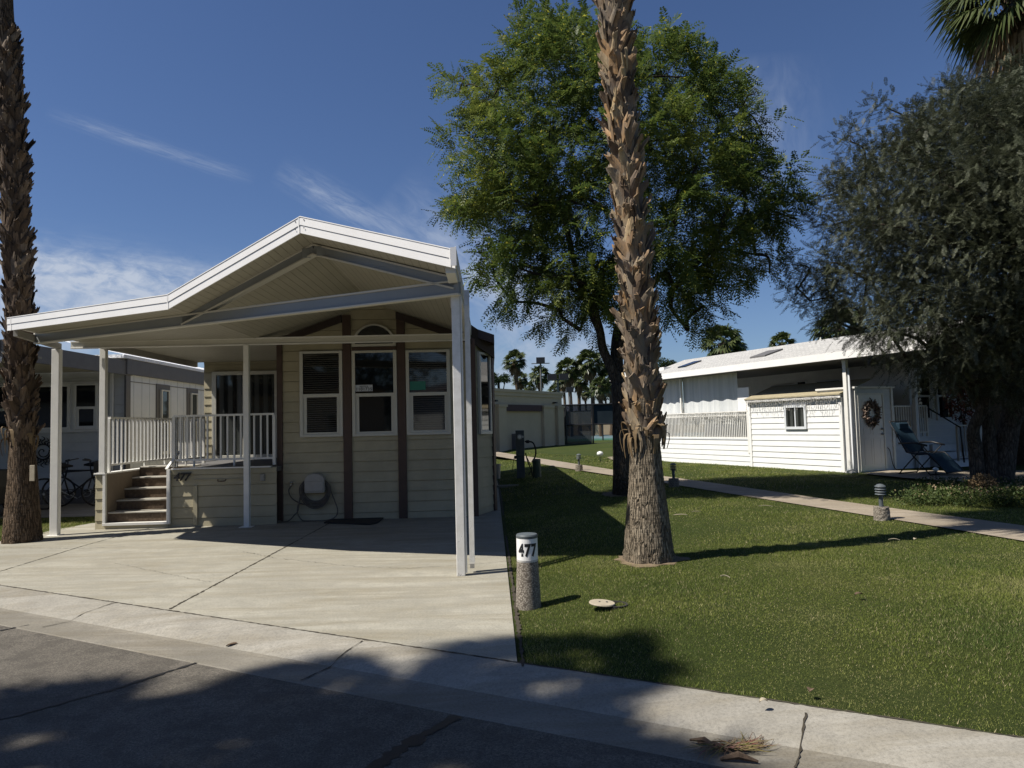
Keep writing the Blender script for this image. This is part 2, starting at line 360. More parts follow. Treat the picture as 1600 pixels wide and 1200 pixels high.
# ================================================================ SETTING
TX, TY, NX, NY = .886, -.463, .463, .886           # street direction and its normal (towards the homes)
D0 = 4.33
def SP(t, s, z): return (TX*t+NX*(D0-s), TY*t+NY*(D0-s), z)
def ss(a, b, x): x = max(0, min(1, (x-a)/(b-a))); return x*x*(3-2*x)
def edge_x(y): return .02-.031*(y-4.76)
def lawn_z(x, y):
    e = x-edge_x(y); s = (NX*x+NY*y)-D0
    return .13*ss(0, 1.3, e)*ss(0, 1.2, s) + .012*math.sin(x*1.3+y*.7)*ss(.5, 2, s)
def lawn_z_np(x, y):
    f = lambda a, b, v: (lambda q: q*q*(3-2*q))(np.clip((v-a)/(b-a), 0, 1))
    e = x-(.02-.031*(y-4.76)); s = NX*x+NY*y-D0
    return .13*f(0, 1.3, e)*f(0, 1.2, s)+.012*np.sin(x*1.3+y*.7)*f(.5, 2, s)
def struct(o, extra=None): tag(o, kind='structure'); return o
mb = MB(); mb.add([(-4000, -4000, -.3), (4000, -4000, -.3), (4000, 9000, -.3), (-4000, 9000, -.3)], [(0, 1, 2, 3)])
struct(mb.build('ground', M['turf']))
mb = MB(); mb.add([SP(-60, .74, -.075), SP(60, .74, -.075), SP(60, 14, -.12), SP(-60, 14, -.12)], [(0, 1, 2, 3)])
struct(mb.build('road', M['asphalt']))
# rolled kerb and gutter pan
prof = [(0, 0), (.05, -.001), (.28, -.03), (.36, -.055), (.40, -.072), (.44, -.078), (.74, -.070), (.76, -.08), (.76, -.3)]
mb = MB(); kb = MB(); ts = np.linspace(-40, 40, 161)
def strip(m, pr):
    vs = [SP(t, s, z) for t in ts for s, z in pr]; k = len(pr)
    m.add(vs, [(i*k+j, (i+1)*k+j, (i+1)*k+j+1, i*k+j+1) for i in range(len(ts)-1) for j in range(k-1)])
strip(mb, prof[:5]); struct(mb.build('kerb', M['kerb'], smooth=True))
strip(kb, prof[4:]); struct(kb.build('gutter_pan', M['pan']))
rnd = random.Random(5)
def crack(m, pts, w, z=.0035, jit=.012, step=.035):
    P = []
    for (x0, y0), (x1, y1) in zip(pts, pts[1:]):
        L = math.hypot(x1-x0, y1-y0); n = max(1, int(L/step))
        for i in range(n): P.append((x0+(x1-x0)*i/n, y0+(y1-y0)*i/n))
    P.append(pts[-1]); vs = []; 
    for i, p in enumerate(P):
        q = P[min(i+1, len(P)-1)]; o = P[max(i-1, 0)]; dx, dy = q[0]-o[0], q[1]-o[1]; L = math.hypot(dx, dy) or 1
        n = (-dy/L, dx/L); j = rnd.uniform(-jit, jit); ww = w*rnd.uniform(.25, 1.5)/2
        zz = z(p[0], p[1]) if callable(z) else z
        vs += [(p[0]+n[0]*(j+ww), p[1]+n[1]*(j+ww), zz), (p[0]+n[0]*(j-ww), p[1]+n[1]*(j-ww), zz)]
    m.add(vs, [(2*i, 2*i+1, 2*i+3, 2*i+2) for i in range(len(P)-1)])
def kerb_z(x, y):
    s = D0-(NX*x+NY*y)
    for (a, za), (b, zb) in zip(prof, prof[1:]):
        if a <= s <= b: return za+(zb-za)*(s-a)/(b-a)+.006
    return .0035
g2 = lambda px, py, z=0: tuple(G(px, py, z)[:2])
m = MB()
for p in [((180, 942), (66, 980)), ((566, 1002), (470, 1064)), ((1260, 1113), (1243, 1200)), ((1900, 1210), (1900, 1300))]:
    a = G(*p[0]); b = G(*p[1], -.07)
    crack(m, [(a.x, a.y), (b.x, b.y)], .010, kerb_z, .004)
crack(m, [SP(-20, 0, 0)[:2], SP(20, 0, 0)[:2]], .016, .0035, .004)
struct(m.build('kerb_joints', M['joint']))
m = MB(); zr = lambda x, y: -.0705-.045*max(0, (D0-(NX*x+NY*y)-.74)/13)
crack(m, [g2(310, 1034, -.07), g2(180, 1075, -.07), g2(20, 1118, -.07), g2(-150, 1150, -.07)], .035, zr, .006)
crack(m, [g2(715, 1118, -.07), g2(640, 1160, -.07), g2(560, 1215, -.07), g2(480, 1270, -.07)], .085, zr, .008)
crack(m, [g2(0, 985, -.07), g2(45, 976, -.07)], .03, zr, .006)
struct(m.build('road_crack_sealer', M['tar']))
# driveway
mb = MB(); A = SP(-14, 0, 0); B = SP(.01, 0, 0)
bx, by = SP(0, 0, 0)[:2]
b0 = g2(805, 1037); be = (edge_x(30), 30)
t0 = b0[0]*TX+b0[1]*TY
P = [SP(-9.2-2, 0, 0)[:2], SP(t0, 0, 0)[:2], be, (-6.6, 30), (-6.9, 13.3), (-7.75, 13.1), g2(95, 826), g2(0, 846), g2(-200, 880)]
mb.add([(x, y, 0.0) for x, y in P]+[(x, y, -.12) for x, y in P], [tuple(range(len(P)))]+[(i, (i+1) % len(P), len(P)+(i+1) % len(P), len(P)+i) for i in range(len(P))])
drive = struct(mb.build('driveway', M['concrete']))
m = MB()
crack(m, [g2(265, 952), g2(520, 815)], .022, .003, .006)
crack(m, [g2(520, 815), g2(545, 802)], .02, .003, .004)
crack(m, [g2(0, 893), g2(130, 853), g2(215, 830), g2(262, 818)], .014, .003, .004)
crack(m, [g2(0, 856), g2(120, 857), g2(220, 853)], .007, .003, .01)
crack(m, [g2(792, 877), g2(740, 882), g2(640, 888), g2(560, 886), g2(430, 872), g2(380, 862)], .006, .003, .02)
crack(m, [g2(350, 912), g2(300, 905), g2(180, 880)], .004, .003, .02)
link_o = m.build('joint', M['joint'], drive)
m = MB(); crack(m, [(edge_x(4.8)+.012, 4.8), (edge_x(22)+.012, 22)], .03, .003, .008); struct(m.build('lawn_edging_gap', M['joint']))
# lawn sheets
xs = [-.02, .1, .2, .3, .45, .6, .8, 1.0, 1.2, 1.5, 2]+list(np.arange(2.4, 16, .4))+[18, 24, 34, 50, 80]
ys = list(np.arange(-8, 0, .8))+list(np.arange(0, 9, .2))+list(np.arange(9, 18, .5))+[19, 21, 24, 28, 34, 42, 52, 60]
vs = []; fs = []
for i, y in enumerate(ys):
    for j, x in enumerate(xs): X = edge_x(y)+x; vs.append((X, y, lawn_z(X, y)-.006))
for i in range(len(ys)-1):
    for j in range(len(xs)-1): k = i*len(xs)+j; fs.append((k, k+1, k+len(xs)+1, k+len(xs)))
bm = bmesh.new(); V_ = [bm.verts.new(v) for v in vs]; [bm.faces.new([V_[i] for i in f]) for f in fs]
bmesh.ops.bisect_plane(bm, geom=bm.verts[:]+bm.edges[:]+bm.faces[:], plane_co=SP(0, 0.005, 0), plane_no=(NX, NY, 0), clear_inner=True)
me = bpy.data.meshes.new('lawn'); bm.to_mesh(me); bm.free(); struct(link('lawn', me, M['turf']))
P = [g2(-400, 905), g2(0, 848), g2(95, 828), (-7.75, 13.15), (-6.95, 13.35), (-6.95, 14.2), (-30, 14.2), (-30, 9)]
mb = MB(); mb.add([(x, y, -.006) for x, y in P], [tuple(range(len(P)))]); struct(mb.build('side_lawn', M['turf']))
mb = MB(); mb.add([(-40, 14.2, .0), (-6.95, 14.2, .0), (-6.95, 34, 0), (-40, 34, 0)], [(0, 1, 2, 3)]); struct(mb.build('neighbour_driveway', M['kerb']))
# garden path
up = [(740, 703), (771, 705), (902, 725), (966, 735), (1035, 743.5), (1140, 758), (1300, 781), (1440, 800), (1600, 821), (1800, 850), (2500, 955)]
lo = [(740, 709), (771, 712), (863, 728), (966, 744), (1035, 754), (1140, 771), (1300, 796), (1450, 820), (1600, 845), (1800, 880), (2500, 1010)]
mb = MB(); vs = [tuple(G(*p, .15)) for p in up]+[tuple(G(*p, .15)) for p in lo]; n = len(up)
mb.add(vs, [(i, i+1, n+i+1, n+i) for i in range(n-1)]); path = struct(mb.build('garden_path', M['path']))
PATH_UP = [g2(*p, .15) for p in up]; PATH_LO = [g2(*p, .15) for p in lo]
mb = MB(); vs = [tuple(G(*p, .15)) for p in [(948, 714), (975, 712), (1000, 719), (955, 718)]]; mb.add(vs, [(0, 1, 2, 3)]); struct(mb.build('concrete_pad', M['path']))
# patio in front of the white home
vs = [G(1345, 739.5, .155), G(1390, 735, .155), G(1500, 735, .155), G(1900, 735, .155), G(1900, 772, .155), G(1600, 755, .155), G(1500, 752, .155), G(1420, 747, .155)]
mb = MB(); mb.add([tuple(v) for v in vs], [tuple(range(8))]); struct(mb.build('patio', M['path']))
# far hills
mb = MB(); hx = np.linspace(-2600, 2800, 90); vs = []
for x in hx:
    h = 95+55*math.sin(x*.0017+1.2)+28*math.sin(x*.006)+14*math.sin(x*.017)+8*math.sin(x*.041)
    vs += [(x, 5200, -20), (x, 5500, h*.55+10*math.sin(x*.03)), (x, 6100, h), (x, 7000, -20)]
mb.add(vs, [(i*4+j, i*4+j+1, i*4+j+5, i*4+j+4) for i in range(len(hx)-1) for j in range(3)]); struct(mb.build('hills', M['hills'], smooth=True))
# ================================================================ MAIN HOME
F = Frame(0, 0, 0, R(1.8))
def fth(name, label, cat, x, y, z=0, **k): return thing(name, label, cat, F.M @ Vector((x, y, z)), F.yaw, **k)
FY = 12.75; XR = -2.08; ZR = 3.85; SL, SR = .35, .36
def S(x): return max(3.185, ZR-SL*(XR-x)) if x < XR else ZR-SR*(x-XR)
fx = lambda px, y=FY: F.plane(px, 700, y)[0]
fz = lambda px, py, y=FY: F.plane(px, py, y)[1]
XL, XRT = fx(441), fx(740)
home = fth('mobile_home', 'cream lap sided park home with brown battens, seen from its gable end behind the driveway', 'home', (XL+XRT)/2, FY)
clip = [(-SL, 1, ZR+.06-SL*XR), (SR, 1, ZR+.06+SR*XR)]
mb = MB(F); mb.siding(XL, XRT, -.06, 4.0, clips=clip, y=FY)
mb.box(XL+.01, XRT-.01, FY+.02, 16.6, -.1, 3.2)
P4 = F.loc(W(771, 700, 13.55)); x4, y4 = P4.x, P4.y
a4 = math.atan2(y4-FY, x4-XRT); L4 = math.hypot(y4-FY, x4-XRT)
F4 = Frame(*(F.M @ Vector((XRT, FY, 0))), F.yaw+a4)
mb2 = MB(F4); mb2.siding(0, L4, -.06, 3.1); mb.v += mb2.v; n = len(mb.v)-len(mb2.v); mb.f += [tuple(i+n for i in f) for f in mb2.f]; mb.mi += mb2.mi
mb.prism([(XRT-.3, FY+.02), (XRT, FY+.02), (x4, y4), (x4, 24), (XRT-.3, 24)], -.1, 3.1)
xpl = F.plane(319, 650, 16.2)[0]; mb.siding(xpl, XL-.02, .96, 3.3, y=16.2)
mb.box(xpl, XRT-.3, 16.24, 24, -.1, 3.2)
mb.build('wall', M['cream'], home)
mb = MB(F)                                            # roof of the home proper
for x0, x1 in ((xpl-.05, -4.3), (-4.3, XR), (XR, x4+.06)):
    z0 = S(x0)+.03 if x0 > -6 else 3.24; z1 = S(x1)+.03
    y0 = 12.9 if x0 == XR else 16.35
    if x0 == -4.3: y0 = 12.9
    mb.add([(x0, y0, z0), (x1, y0, z1), (x1, 24.3, z1), (x0, 24.3, z0), (x0, y0, z0+.16), (x1, y0, z1+.16), (x1, 24.3, z1+.16), (x0, 24.3, z0+.16)],
           [(3, 2, 1, 0), (4, 5, 6, 7), (0, 1, 5, 4), (1, 2, 6, 5), (2, 3, 7, 6), (3, 0, 4, 7)])
roofm = mb.build('roof', M['dark_brown'], home)
mb = MB(F)
xq = -.36
mb.add([(xq, FY-.08, S(xq)+.22), (x4+.06, y4-.25, S(x4+.06)+.13), (x4+.06, y4-.25, S(x4+.06)-.2), (xq, FY-.08, S(xq)-.1),
        (xq, FY+.0, S(xq)+.22), (x4+.06, y4-.17, S(x4+.06)+.13), (x4+.06, y4-.17, S(x4+.06)-.2), (xq, FY+.0, S(xq)-.1)],
       [(0, 1, 2, 3), (7, 6, 5, 4), (0, 4, 5, 1), (3, 2, 6, 7), (1, 5, 6, 2), (0, 3, 7, 4)])
mb.box(x4+.02, x4+.06, y4-.17, 24.2, S(x4)-.2, S(x4)+.13)
mb.build('eave_fascia', M['dark_brown'], home)
def batten(x0, x1, z0, z1, y=FY, d=.045, name='batten', F_=F, mat='brown', par=None):
    b = MB(F_); b.box(x0, x1, y-d, y+.001, z0, z1); return b.build(name, M[mat], par or home, bevel=.004)
for (a, b) in ((434, 442.5), (537.5, 550.5), (622.5, 635.5), (734, 746)):
    xa, xb = fx(a), fx(b); xm = (xa+xb)/2
    batten(xa, xb, -.04, S(xm)-.02-(.03 if xm > XR else .03), d=.05)
batten(-.006, .075, -.04, 3.0, 0, .03, F_=F4); batten(L4-.07, L4+.03, -.04, 3.0, 0, .04, F_=F4)
xa, xb = fx(552), fx(622); batten(xa, xb, fz(590, 548), fz(590, 542), d=.045, name='head_trim')
for x0, x1 in ((fx(436), XR-.55), (XR+.42, XRT+.02)):   # rake boards under the ceiling
    mb = MB(F)
    d = .13; y0 = FY-.055
    z0, z1 = S(x0)-.015, S(x1)-.015
    mb.add([(x0, y0, z0), (x1, y0, z1), (x1, y0, z1-d), (x0, y0, z0-d), (x0, FY-.002, z0), (x1, FY-.002, z1), (x1, FY-.002, z1-d), (x0, FY-.002, z0-d)],
           [(3, 2, 1, 0), (4, 5, 6, 7), (0, 1, 5, 4), (1, 2, 6, 5), (2, 3, 7, 6), (3, 0, 4, 7)])
    mb.build('rake_board', M['dark_brown'], home)
def hung_window(par, F_, x0, x1, z0, z1, y, glassm, split=.52, framem='win_frame', d=.05, f=.055):
    """double hung window: frame with sill, larger upper sash, recessed lower sash"""
    m = MB(F_); yo = y-d
    m.box(x0, x0+f, yo, y, z0, z1).box(x1-f, x1, yo, y, z0, z1).box(x0+f, x1-f, yo, y, z1-f*.75, z1).box(x0+f, x1-f, yo, y, z0, z0+f*.8)
    w = m.build('window_frame', M[framem], par, bevel=.004)
    zm = z0+(z1-z0)*(1-split); u = MB(F_); s = .03
    u.box(x0+f, x1-f, yo+.006, y, zm-.03, zm+.03)
    u.box(x0+f, x0+f+s+.035, yo+.02, y, z0+f*.8, zm-.03).box(x1-f-s-.02, x1-f, yo+.02, y, z0+f*.8, zm-.03).box(x0+f+s+.035, x1-f-s-.02, yo+.02, y, z0+f*.8, z0+f*.8+.035)
    u.build('sash', M[framem], w, bevel=.003)
    g = MB(F_); g.box(x0+f-.01, x1-f+.01, y-.022, y-.016, zm+.03, z1-f*.75+.01); g.build('pane', M[glassm], w)
    g = MB(F_); g.box(x0+f+s+.03, x1-f-s-.015, y-.019, y-.013, z0+f*.8+.03, zm-.03); g.build('pane', M[glassm], w)
    return w
fz_ = FY
for (a, b, t_, bt, gl) in ((470, 537.5, 549, 682.5, 'blind_glass'), (552, 622.5, 548, 681, 'dark_glass'), (636.5, 706, 547, 679, 'blind_glass')):
    xm = (a+b)/2; hung_window(home, F, fx(a), fx(b)-.004, fz(xm, bt), fz(xm, t_), FY-.012, gl)
# half round transom
cx, rr = (fx(552.5)+fx(621.5))/2, (fx(621.5)-fx(552.5))/2; zb = fz(587, 541.5)
mb = MB(F); N = 24; ring = []
o_, i_ = [], []
for k in range(N+1):
    a = math.pi*k/N; o_.append((cx+rr*math.cos(a), zb+.02+rr*math.sin(a)*.98)); i_.append((cx+(rr-.05)*math.cos(a), zb+.04+(rr-.05)*math.sin(a)*.98))
for k in range(N):
    mb.prism([o_[k], o_[k+1], i_[k+1], i_[k]], FY-.06, FY-.012, 'y')
mb.box(cx-rr, cx+rr, FY-.062, FY-.012, zb, zb+.045)
w = mb.build('arch_window_frame', M['win_frame'], home)
mb = MB(F); mb.prism(i_, FY-.03, FY-.014, 'y'); mb.build('pane', M['dark_glass'], w)
# chamfer window
zc0, zc1 = 1.6+(664.8-676)/1109*13.3, 1.6+(664.8-552)/1109*13.3
hung_window(home, F4, .2, L4-.16, zc0-.02, zc1, -.012, 'dark_glass', split=.98)
# paper notices stuck inside the panes
def plate(name, label, cat, x0, x1, z0, z1, y, mat, F_=F):
    b = MB(F_); b.box(x0, x1, y-.003, y, z0, z1); o = b.build(name, M[mat], None, loc=F_.M @ Vector(((x0+x1)/2, y, (z0+z1)/2))); tag(o, label, cat); return o
yy = FY-.0365
nt = plate('paper_notice', 'white paper notice with rows of black figures in the corner of the middle window', 'notice', fx(557), fx(584), fz(570, 611.5), fz(570, 601.5), yy, 'paper')
for txt, zc, sz in (('NOTICE', .72, .038), ('1101735', .3, .075)):
    me = text_mesh(txt, sz, 0, .001, .0006); zz = fz(570, 611.5)+(fz(570, 601.5)-fz(570, 611.5))*zc
    me.transform(F.M @ Matrix.Translation(((fx(557)+fx(584))/2, yy-.0045, zz)) @ Matrix.Rotation(R(90), 4, 'X')); link('lettering', me, M['lettering'], nt)
plate('paper_notice', 'teal paper notice in the lower left corner of the right front window', 'notice', fx(642.5), fx(667), fz(655, 609.5), fz(655, 596), yy, 'teal_paper')
# porch door
dz0, dz1 = 1.0, 2.96; X0, X1 = F.plane(333, 700, 16.18)[0], F.plane(437, 700, 16.18)[0]
mb = MB(F); mb.box(X0, X0+.09, 16.1, 16.18, dz0, dz1).box(X1-.09, X1, 16.1, 16.18, dz0, dz1).box(X0+.09, X1-.09, 16.1, 16.18, dz1-.08, dz1).box(X0+.09, X1-.09, 16.1, 16.18, dz0, dz0+.08)
xm = (X0+X1)/2; mb.box(xm-.06, xm+.05, 16.11, 16.17, dz0+.08, dz1-.08)
sd = mb.build('sliding_door', M['win_frame'], home, bevel=.004)
for a, b in ((X0+.09, xm-.06), (xm+.05, X1-.09)):
    g = MB(F); g.box(a, b, 16.14, 16.15, dz0+.08, dz1-.08); g.build('pane', M['curtain_glass'], sd)
mb = MB(F); mb.box(xm+.07, xm+.1, 16.06, 16.14, 1.9, 2.15); mb.build('handle', M['metal'], sd)
# ================================================================ CARPORT
yf = lambda x: 7.01-.514*(x+.30)
yp = lambda x: 7.62-.514*(x+.276)
XE = -.42; XW = -6.93; XS = -6.66
cp = fth('carport', 'open patio cover with white gabled front fascia, grey beams and slender posts over the driveway', 'carport', -3.5, 10)
def slab(m, x0, x1, ylo, yhi, th=.14, zf=None, z0=None, z1=None):
    z0 = S(x0) if z0 is None else z0; z1 = S(x1) if z1 is None else z1
    m.add([(x0, ylo(x0), z0), (x1, ylo(x1), z1), (x1, yhi(x1), z1), (x0, yhi(x0), z0), (x0, ylo(x0), z0+th), (x1, ylo(x1), z1+th), (x1, yhi(x1), z1+th), (x0, yhi(x0), z0+th)],
          [(3, 2, 1, 0), (4, 5, 6, 7), (0, 1, 5, 4), (1, 2, 6, 5), (2, 3, 7, 6), (3, 0, 4, 7)])
mb = MB(F); c1 = lambda x: FY-.03; c2 = lambda x: 16.19
XK = XR-(ZR-3.185)/SL
slab(mb, XR, XE, yf, c1); slab(mb, XL, XR, yf, c1); slab(mb, XK, XL, yf, c2)
slab(mb, XS, XK, yf, c2, z0=3.185, z1=3.185); slab(mb, XW, XS, yf, lambda x: 12.3, z0=3.185, z1=3.185)
mb.build('roof_panel', M['soffit'], cp)
mb = MB(F); pr = [(XW-.02, 3.185), (XK, 3.185), (XR, ZR), (XE+.11, S(XE+.11))]
def fascia(m, z0, z1, d):
    for (x0, a0), (x1, a1) in zip(pr, pr[1:]):
        k = d
        m.add([(x0, yf(x0)-k, a0+z0), (x1, yf(x1)-k, a1+z0), (x1, yf(x1)-k, a1+z1), (x0, yf(x0)-k, a0+z1), (x0, yf(x0)-.001, a0+z0), (x1, yf(x1)-.001, a1+z0), (x1, yf(x1)-.001, a1+z1), (x0, yf(x0)-.001, a0+z1)],
              [(0, 1, 2, 3), (7, 6, 5, 4), (0, 4, 5, 1), (3, 2, 6, 7), (1, 5, 6, 2), (0, 3, 7, 4)])
fascia(mb, -.045, .042, .022); fascia(mb, .046, .135, .030); fascia(mb, .135, .145, .036)
for x in (XR-.02, XK, XW+.06, XE+.05): mb.add([(x-.006, yf(x-.006)-.034, S(x)-.04), (x+.006, yf(x+.006)-.034, S(x)-.04), (x+.006, yf(x+.006)-.034, S(x)+.13), (x-.006, yf(x-.006)-.034, S(x)+.13)], [(0, 1, 2, 3)])
mb.box(XE+.06, XE+.118, yf(XE+.11)-.045, yf(XE+.11)-.031, S(XE)-.06, S(XE)+.125)
fas = mb.build('fascia', M['white'], cp)
for x in (XR-.06, XR+.05, XE+.09):                       # screws on the fascia corners
    for dz in (.02, .11):
        z = S(x)+dz; y = yf(x)-.032-(.016 if x > -1 else 0); mb = MB(F)
        mb.tube([(x, y, z), (x, y-.006, z)], .007, 6); mb.build('screw', M['slate'], fas)
mb = MB(F); z = S(XE)                                   # east gutter, a U section
mb.box(XE+.002, XE+.012, yf(XE)-.01, FY-.1, z-.03, z+.15).box(XE+.012, XE+.10, yf(XE)+.01, FY-.1, z-.03, z-.02).box(XE+.10, XE+.112, yf(XE)-.01, FY-.1, z-.03, z+.155).box(XE+.002, XE+.112, yf(XE)+.0, yf(XE)+.01, z-.03, z+.10)
mb.box(XE+.0, XE+.10, yf(XE)+.06, FY-.12, z-.10, z-.031)
gut = mb.build('gutter', M['white_post'], cp, bevel=.003)
def ibeam(m_web, m_fl, a, b, h, fl=.09, t=.02):
    a, b = Vector(a), Vector(b); m_web.bar(a, b, .05, h-2*t)
    for s in (1, -1): m_fl.bar(a+Vector((0, 0, s*(h/2-t/2))), b+Vector((0, 0, s*(h/2-t/2))), fl, t)
PA, PB = (-6.93, yp(-6.93), 3.10), (-.30, yp(-.30), 3.10)
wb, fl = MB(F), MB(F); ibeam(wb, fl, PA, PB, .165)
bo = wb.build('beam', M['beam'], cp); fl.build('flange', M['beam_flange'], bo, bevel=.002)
wb, fl = MB(F), MB(F)
ibeam(wb, fl, (XR, yp(XR), ZR-.075), (XE+.07, yp(XE+.07), S(XE+.07)-.075), .14); ibeam(wb, fl, (XK-.1, yp(XK-.1), 3.11), (XR, yp(XR), ZR-.075), .14)
for dx in (-.1, .1): wb.box(XR+dx-.05, XR+dx+.05, yp(XR+dx)-.055, yp(XR+dx)-.045, ZR-.14-.03, ZR-.06)
bo = wb.build('rafter', M['beam'], cp); fl.build('flange', M['beam_flange'], bo, bevel=.002)
YB = 12.2
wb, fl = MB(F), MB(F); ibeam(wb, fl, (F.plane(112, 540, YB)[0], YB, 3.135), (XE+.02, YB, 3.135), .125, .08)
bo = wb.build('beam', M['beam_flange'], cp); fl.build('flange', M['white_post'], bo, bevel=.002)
mb = MB(F); mb.bar((XS+.06, 12.3, 3.13), (XS+.06, 16.15, 3.13), .07, .11); mb.build('side_beam', M['plastic_grey'], cp, bevel=.003); mb = MB(F); mb.bar((XW+.04, yf(XW)+.08, 3.12), (-7.09, 11.9, 3.08), .06, .10)
mb.build('side_beam', M['plastic_grey'], cp, bevel=.003)
def post(x0, x1, y, z0, z1, d=.085, mat='white_post', nm='post', yaw=0):
    b = MB(F); b.box(x0, x1, y, y+d, z0, z1); 
    o = b.build(nm, M[mat], cp, bevel=.006); return o
YL = 11.85; X = fx(87.5, YL); post(X-.062, X+.062, YL-.05, 0, 3.03, .10)
mb = MB(F); mb.box(X-.1, X+.1, YL-.1, YL+.09, 0, .006); mb.build('base_plate', M['white_post'], cp)
X = fx(386, YB); b_ = F.loc(G(386, 818, .0)); post(X-.045, X+.045, YB-.05, 0, 3.08, .09)
mb = MB(F); mb.box(X-.11, X+.10, YB-.1, YB+.08, 0, .008); mb.build('base_plate', M['white_post'], cp)
X = fx(161, 12.42); post(X-.05, X+.05, 12.38, .955, 3.1, .09)
yr = F.loc(G(719, 899)).y; X = fx(719, yr); post(X-.062, X+.03, yr-.045, 0, 3.03, .09, 'post_front')
mb = MB(F); mb.box(X+.034, X+.05, yr-.03, yr+.03, 0.03, 3.03).box(X-.07, X-.064, yr-.03, yr+.03, 2.9, 3.03); mb.build('post_flange', M['white_post'], cp)
# downspout
x0, x1 = X+.072, X+.128; ys_ = yr+.12
mb = MB(F); t_ = .004
mb.box(x0, x1, ys_, ys_+t_, .10, 2.95).box(x0, x1, ys_+.07, ys_+.074, .10, 2.95).box(x0, x0+t_, ys_+t_, ys_+.07, .10, 2.95).box(x1-t_, x1, ys_+t_, ys_+.07, .10, 2.95)
mb.box(x0+t_, x1-t_, ys_+t_, ys_+.07, .13, 2.9)
mb.bar(((x0+x1)/2, ys_+.03, 2.93), ((x0+x1)/2, ys_+.10, 3.12), .056, .07)
ds = mb.build('downspout', M['post_front'], cp)
mb = MB(F); mb.box(x0+.005, x1-.005, ys_-.012, ys_+.05, .05, .10); mb.build('outlet', M['plastic_grey'], ds)
# ================================================================ PORCH DECK WITH STAIRS
dk = fth('porch_deck', 'raised cream sided porch deck with carpeted stairs and slatted railings', 'porch', -5.2, 12.4)
SY = 12.42; WL, WI, WR, WE = fx(150, SY), fx(167, SY), fx(262, SY), XL-.02
mb = MB(F)
mb.siding(WL, WI-.04, -.04, .93, y=SY, e=.185); mb.box(WL, WI-.005, SY+.005, SY+3.7, -.05, .93)
mb.siding(WI-.04, WR+.02, -.04, .1, y=SY); mb.siding(WR+.05, XL-.01, -.04, .98, y=SY+.03, e=.185)
mb.box(WR+.02, WR+.06, SY+.002, 14, -.05, .97)
mb.build('skirting', M['cream'], dk)
mb = MB(F); mb.box(WI-.006, WI, SY+.03, 14.0, 0, .93)
mb.build('stair_cheek', M['taupe'], dk)
mb = MB(F)
mb.box(WI-.045, WI+.0, SY-.045, SY+.0, .10, .94).box(WR-.0, WR+.055, SY-.045, SY+.0, .10, .985).box(WI-.045, WR+.055, SY-.05, SY+.05, .06, .105)
mb.box(WL-.01, WI+.0, SY-.05, SY+3.6, .93, .955).box(WR+.06, XL-.1, SY-.01, SY+.08, .975, 1.0)
mb.bar((WR-.01, SY-.02, .99), (WR+.05, SY+.35, 1.28), .05, .03)
mb.build('trim', M['white_post'], dk, bevel=.003)
for i in range(5):
    z = .10+.18*i; y = SY+.06+.27*i
    a = MB(F); a.box(WI+.002, WR-.002, y, y+.05, z, z+.155); st = a.build('stair_riser', M['riser'], dk)
    a = MB(F); a.box(WI+.002, WR-.002, y-.02, y+.28, z+.155, z+.18); a.build('stair_tread', M['tread'], dk, bevel=.006)
mb = MB(F); mb.box(WR+.06, XL, SY+.08, 16.15, .9, .985).box(WI+.002, WR+.06, SY+.06+1.35, 16.15, .9, .985); mb.build('deck_floor', M['slate'], dk)
def railing(par, F_, a, b, z0, z1, n, w=.028, mat='white_post', rail_w=.055, name='railing', postw=.05):
    a, b = Vector(a), Vector(b); m = MB(F_); up = Vector((0, 0, 1))
    m.bar(a+up*z1, b+up*z1, rail_w, .035).bar(a+up*z0, b+up*z0, .035, .035)
    d = (b-a)
    for i in range(n+1):
        p = a+d*(i/n); w_ = postw if i in (0, n) else w
        d_ = d.normalized(); lo_ = z0-.12 if i in (0, n) or (i % 6 == 3) else z0+.0175
        m.bar(p+up*lo_, p+up*(z1-.0175), w_, w_, up=d_)
    return m.build(name, M[mat], par)
RT = 1.9
railing(dk, F, (WI-.06, SY+.18, 0), (WI-.06, 16.0, 0), 1.08, RT, 24)
xr0 = fx(273, 12.9)
railing(dk, F, (WR+.02, 12.62, 0), (XL-.1, 12.62, 0), 1.13, RT, 15)
railing(dk, F, (WR+.02, 12.7, 0), (WR+.02, 13.9, 0), 1.13, RT, 9)
# access hatch, handle, outlet, numerals
mb = MB(F); a, b = fx(303, SY+.03), fx(384, SY+.03); z0, z1 = .03, .80
mb.box(a, b, SY-.004, SY+.012, z1-.01, z1+.0).box(a, a+.07, SY-.006, SY+.02, z0, .70)
hh = mb.build('access_hatch', M['cream'], dk)
mb = MB(F); xh = fx(347, SY); mb.tube([(xh-.07, SY-.01, .79), (xh-.06, SY-.035, .765), (xh, SY-.04, .76), (xh+.06, SY-.035, .765), (xh+.07, SY-.01, .79)], .009, 8); mb.build('handle', M['brown'], hh, smooth=True)
mb = MB(F); xo = fx(410, SY); mb.box(xo-.035, xo+.035, SY-.03, SY+.02, .745, .86).box(xo-.022, xo+.022, SY-.045, SY-.03, .76, .845); mb.build('outlet_cover', M['plastic_grey'], dk, bevel=.005)
for ch, px in (('4', 276), ('7', 284.5), ('7', 292.5)):
    me = text_mesh(ch, .185, .22, .006, .004); me.transform(F.M @ Matrix.Translation((fx(px, SY), SY-.0, .885-.04)) @ Matrix.Rotation(R(90), 4, 'X') @ Matrix.Translation((0, 0, .02)))
    link('numeral', me, M['lettering'], dk)
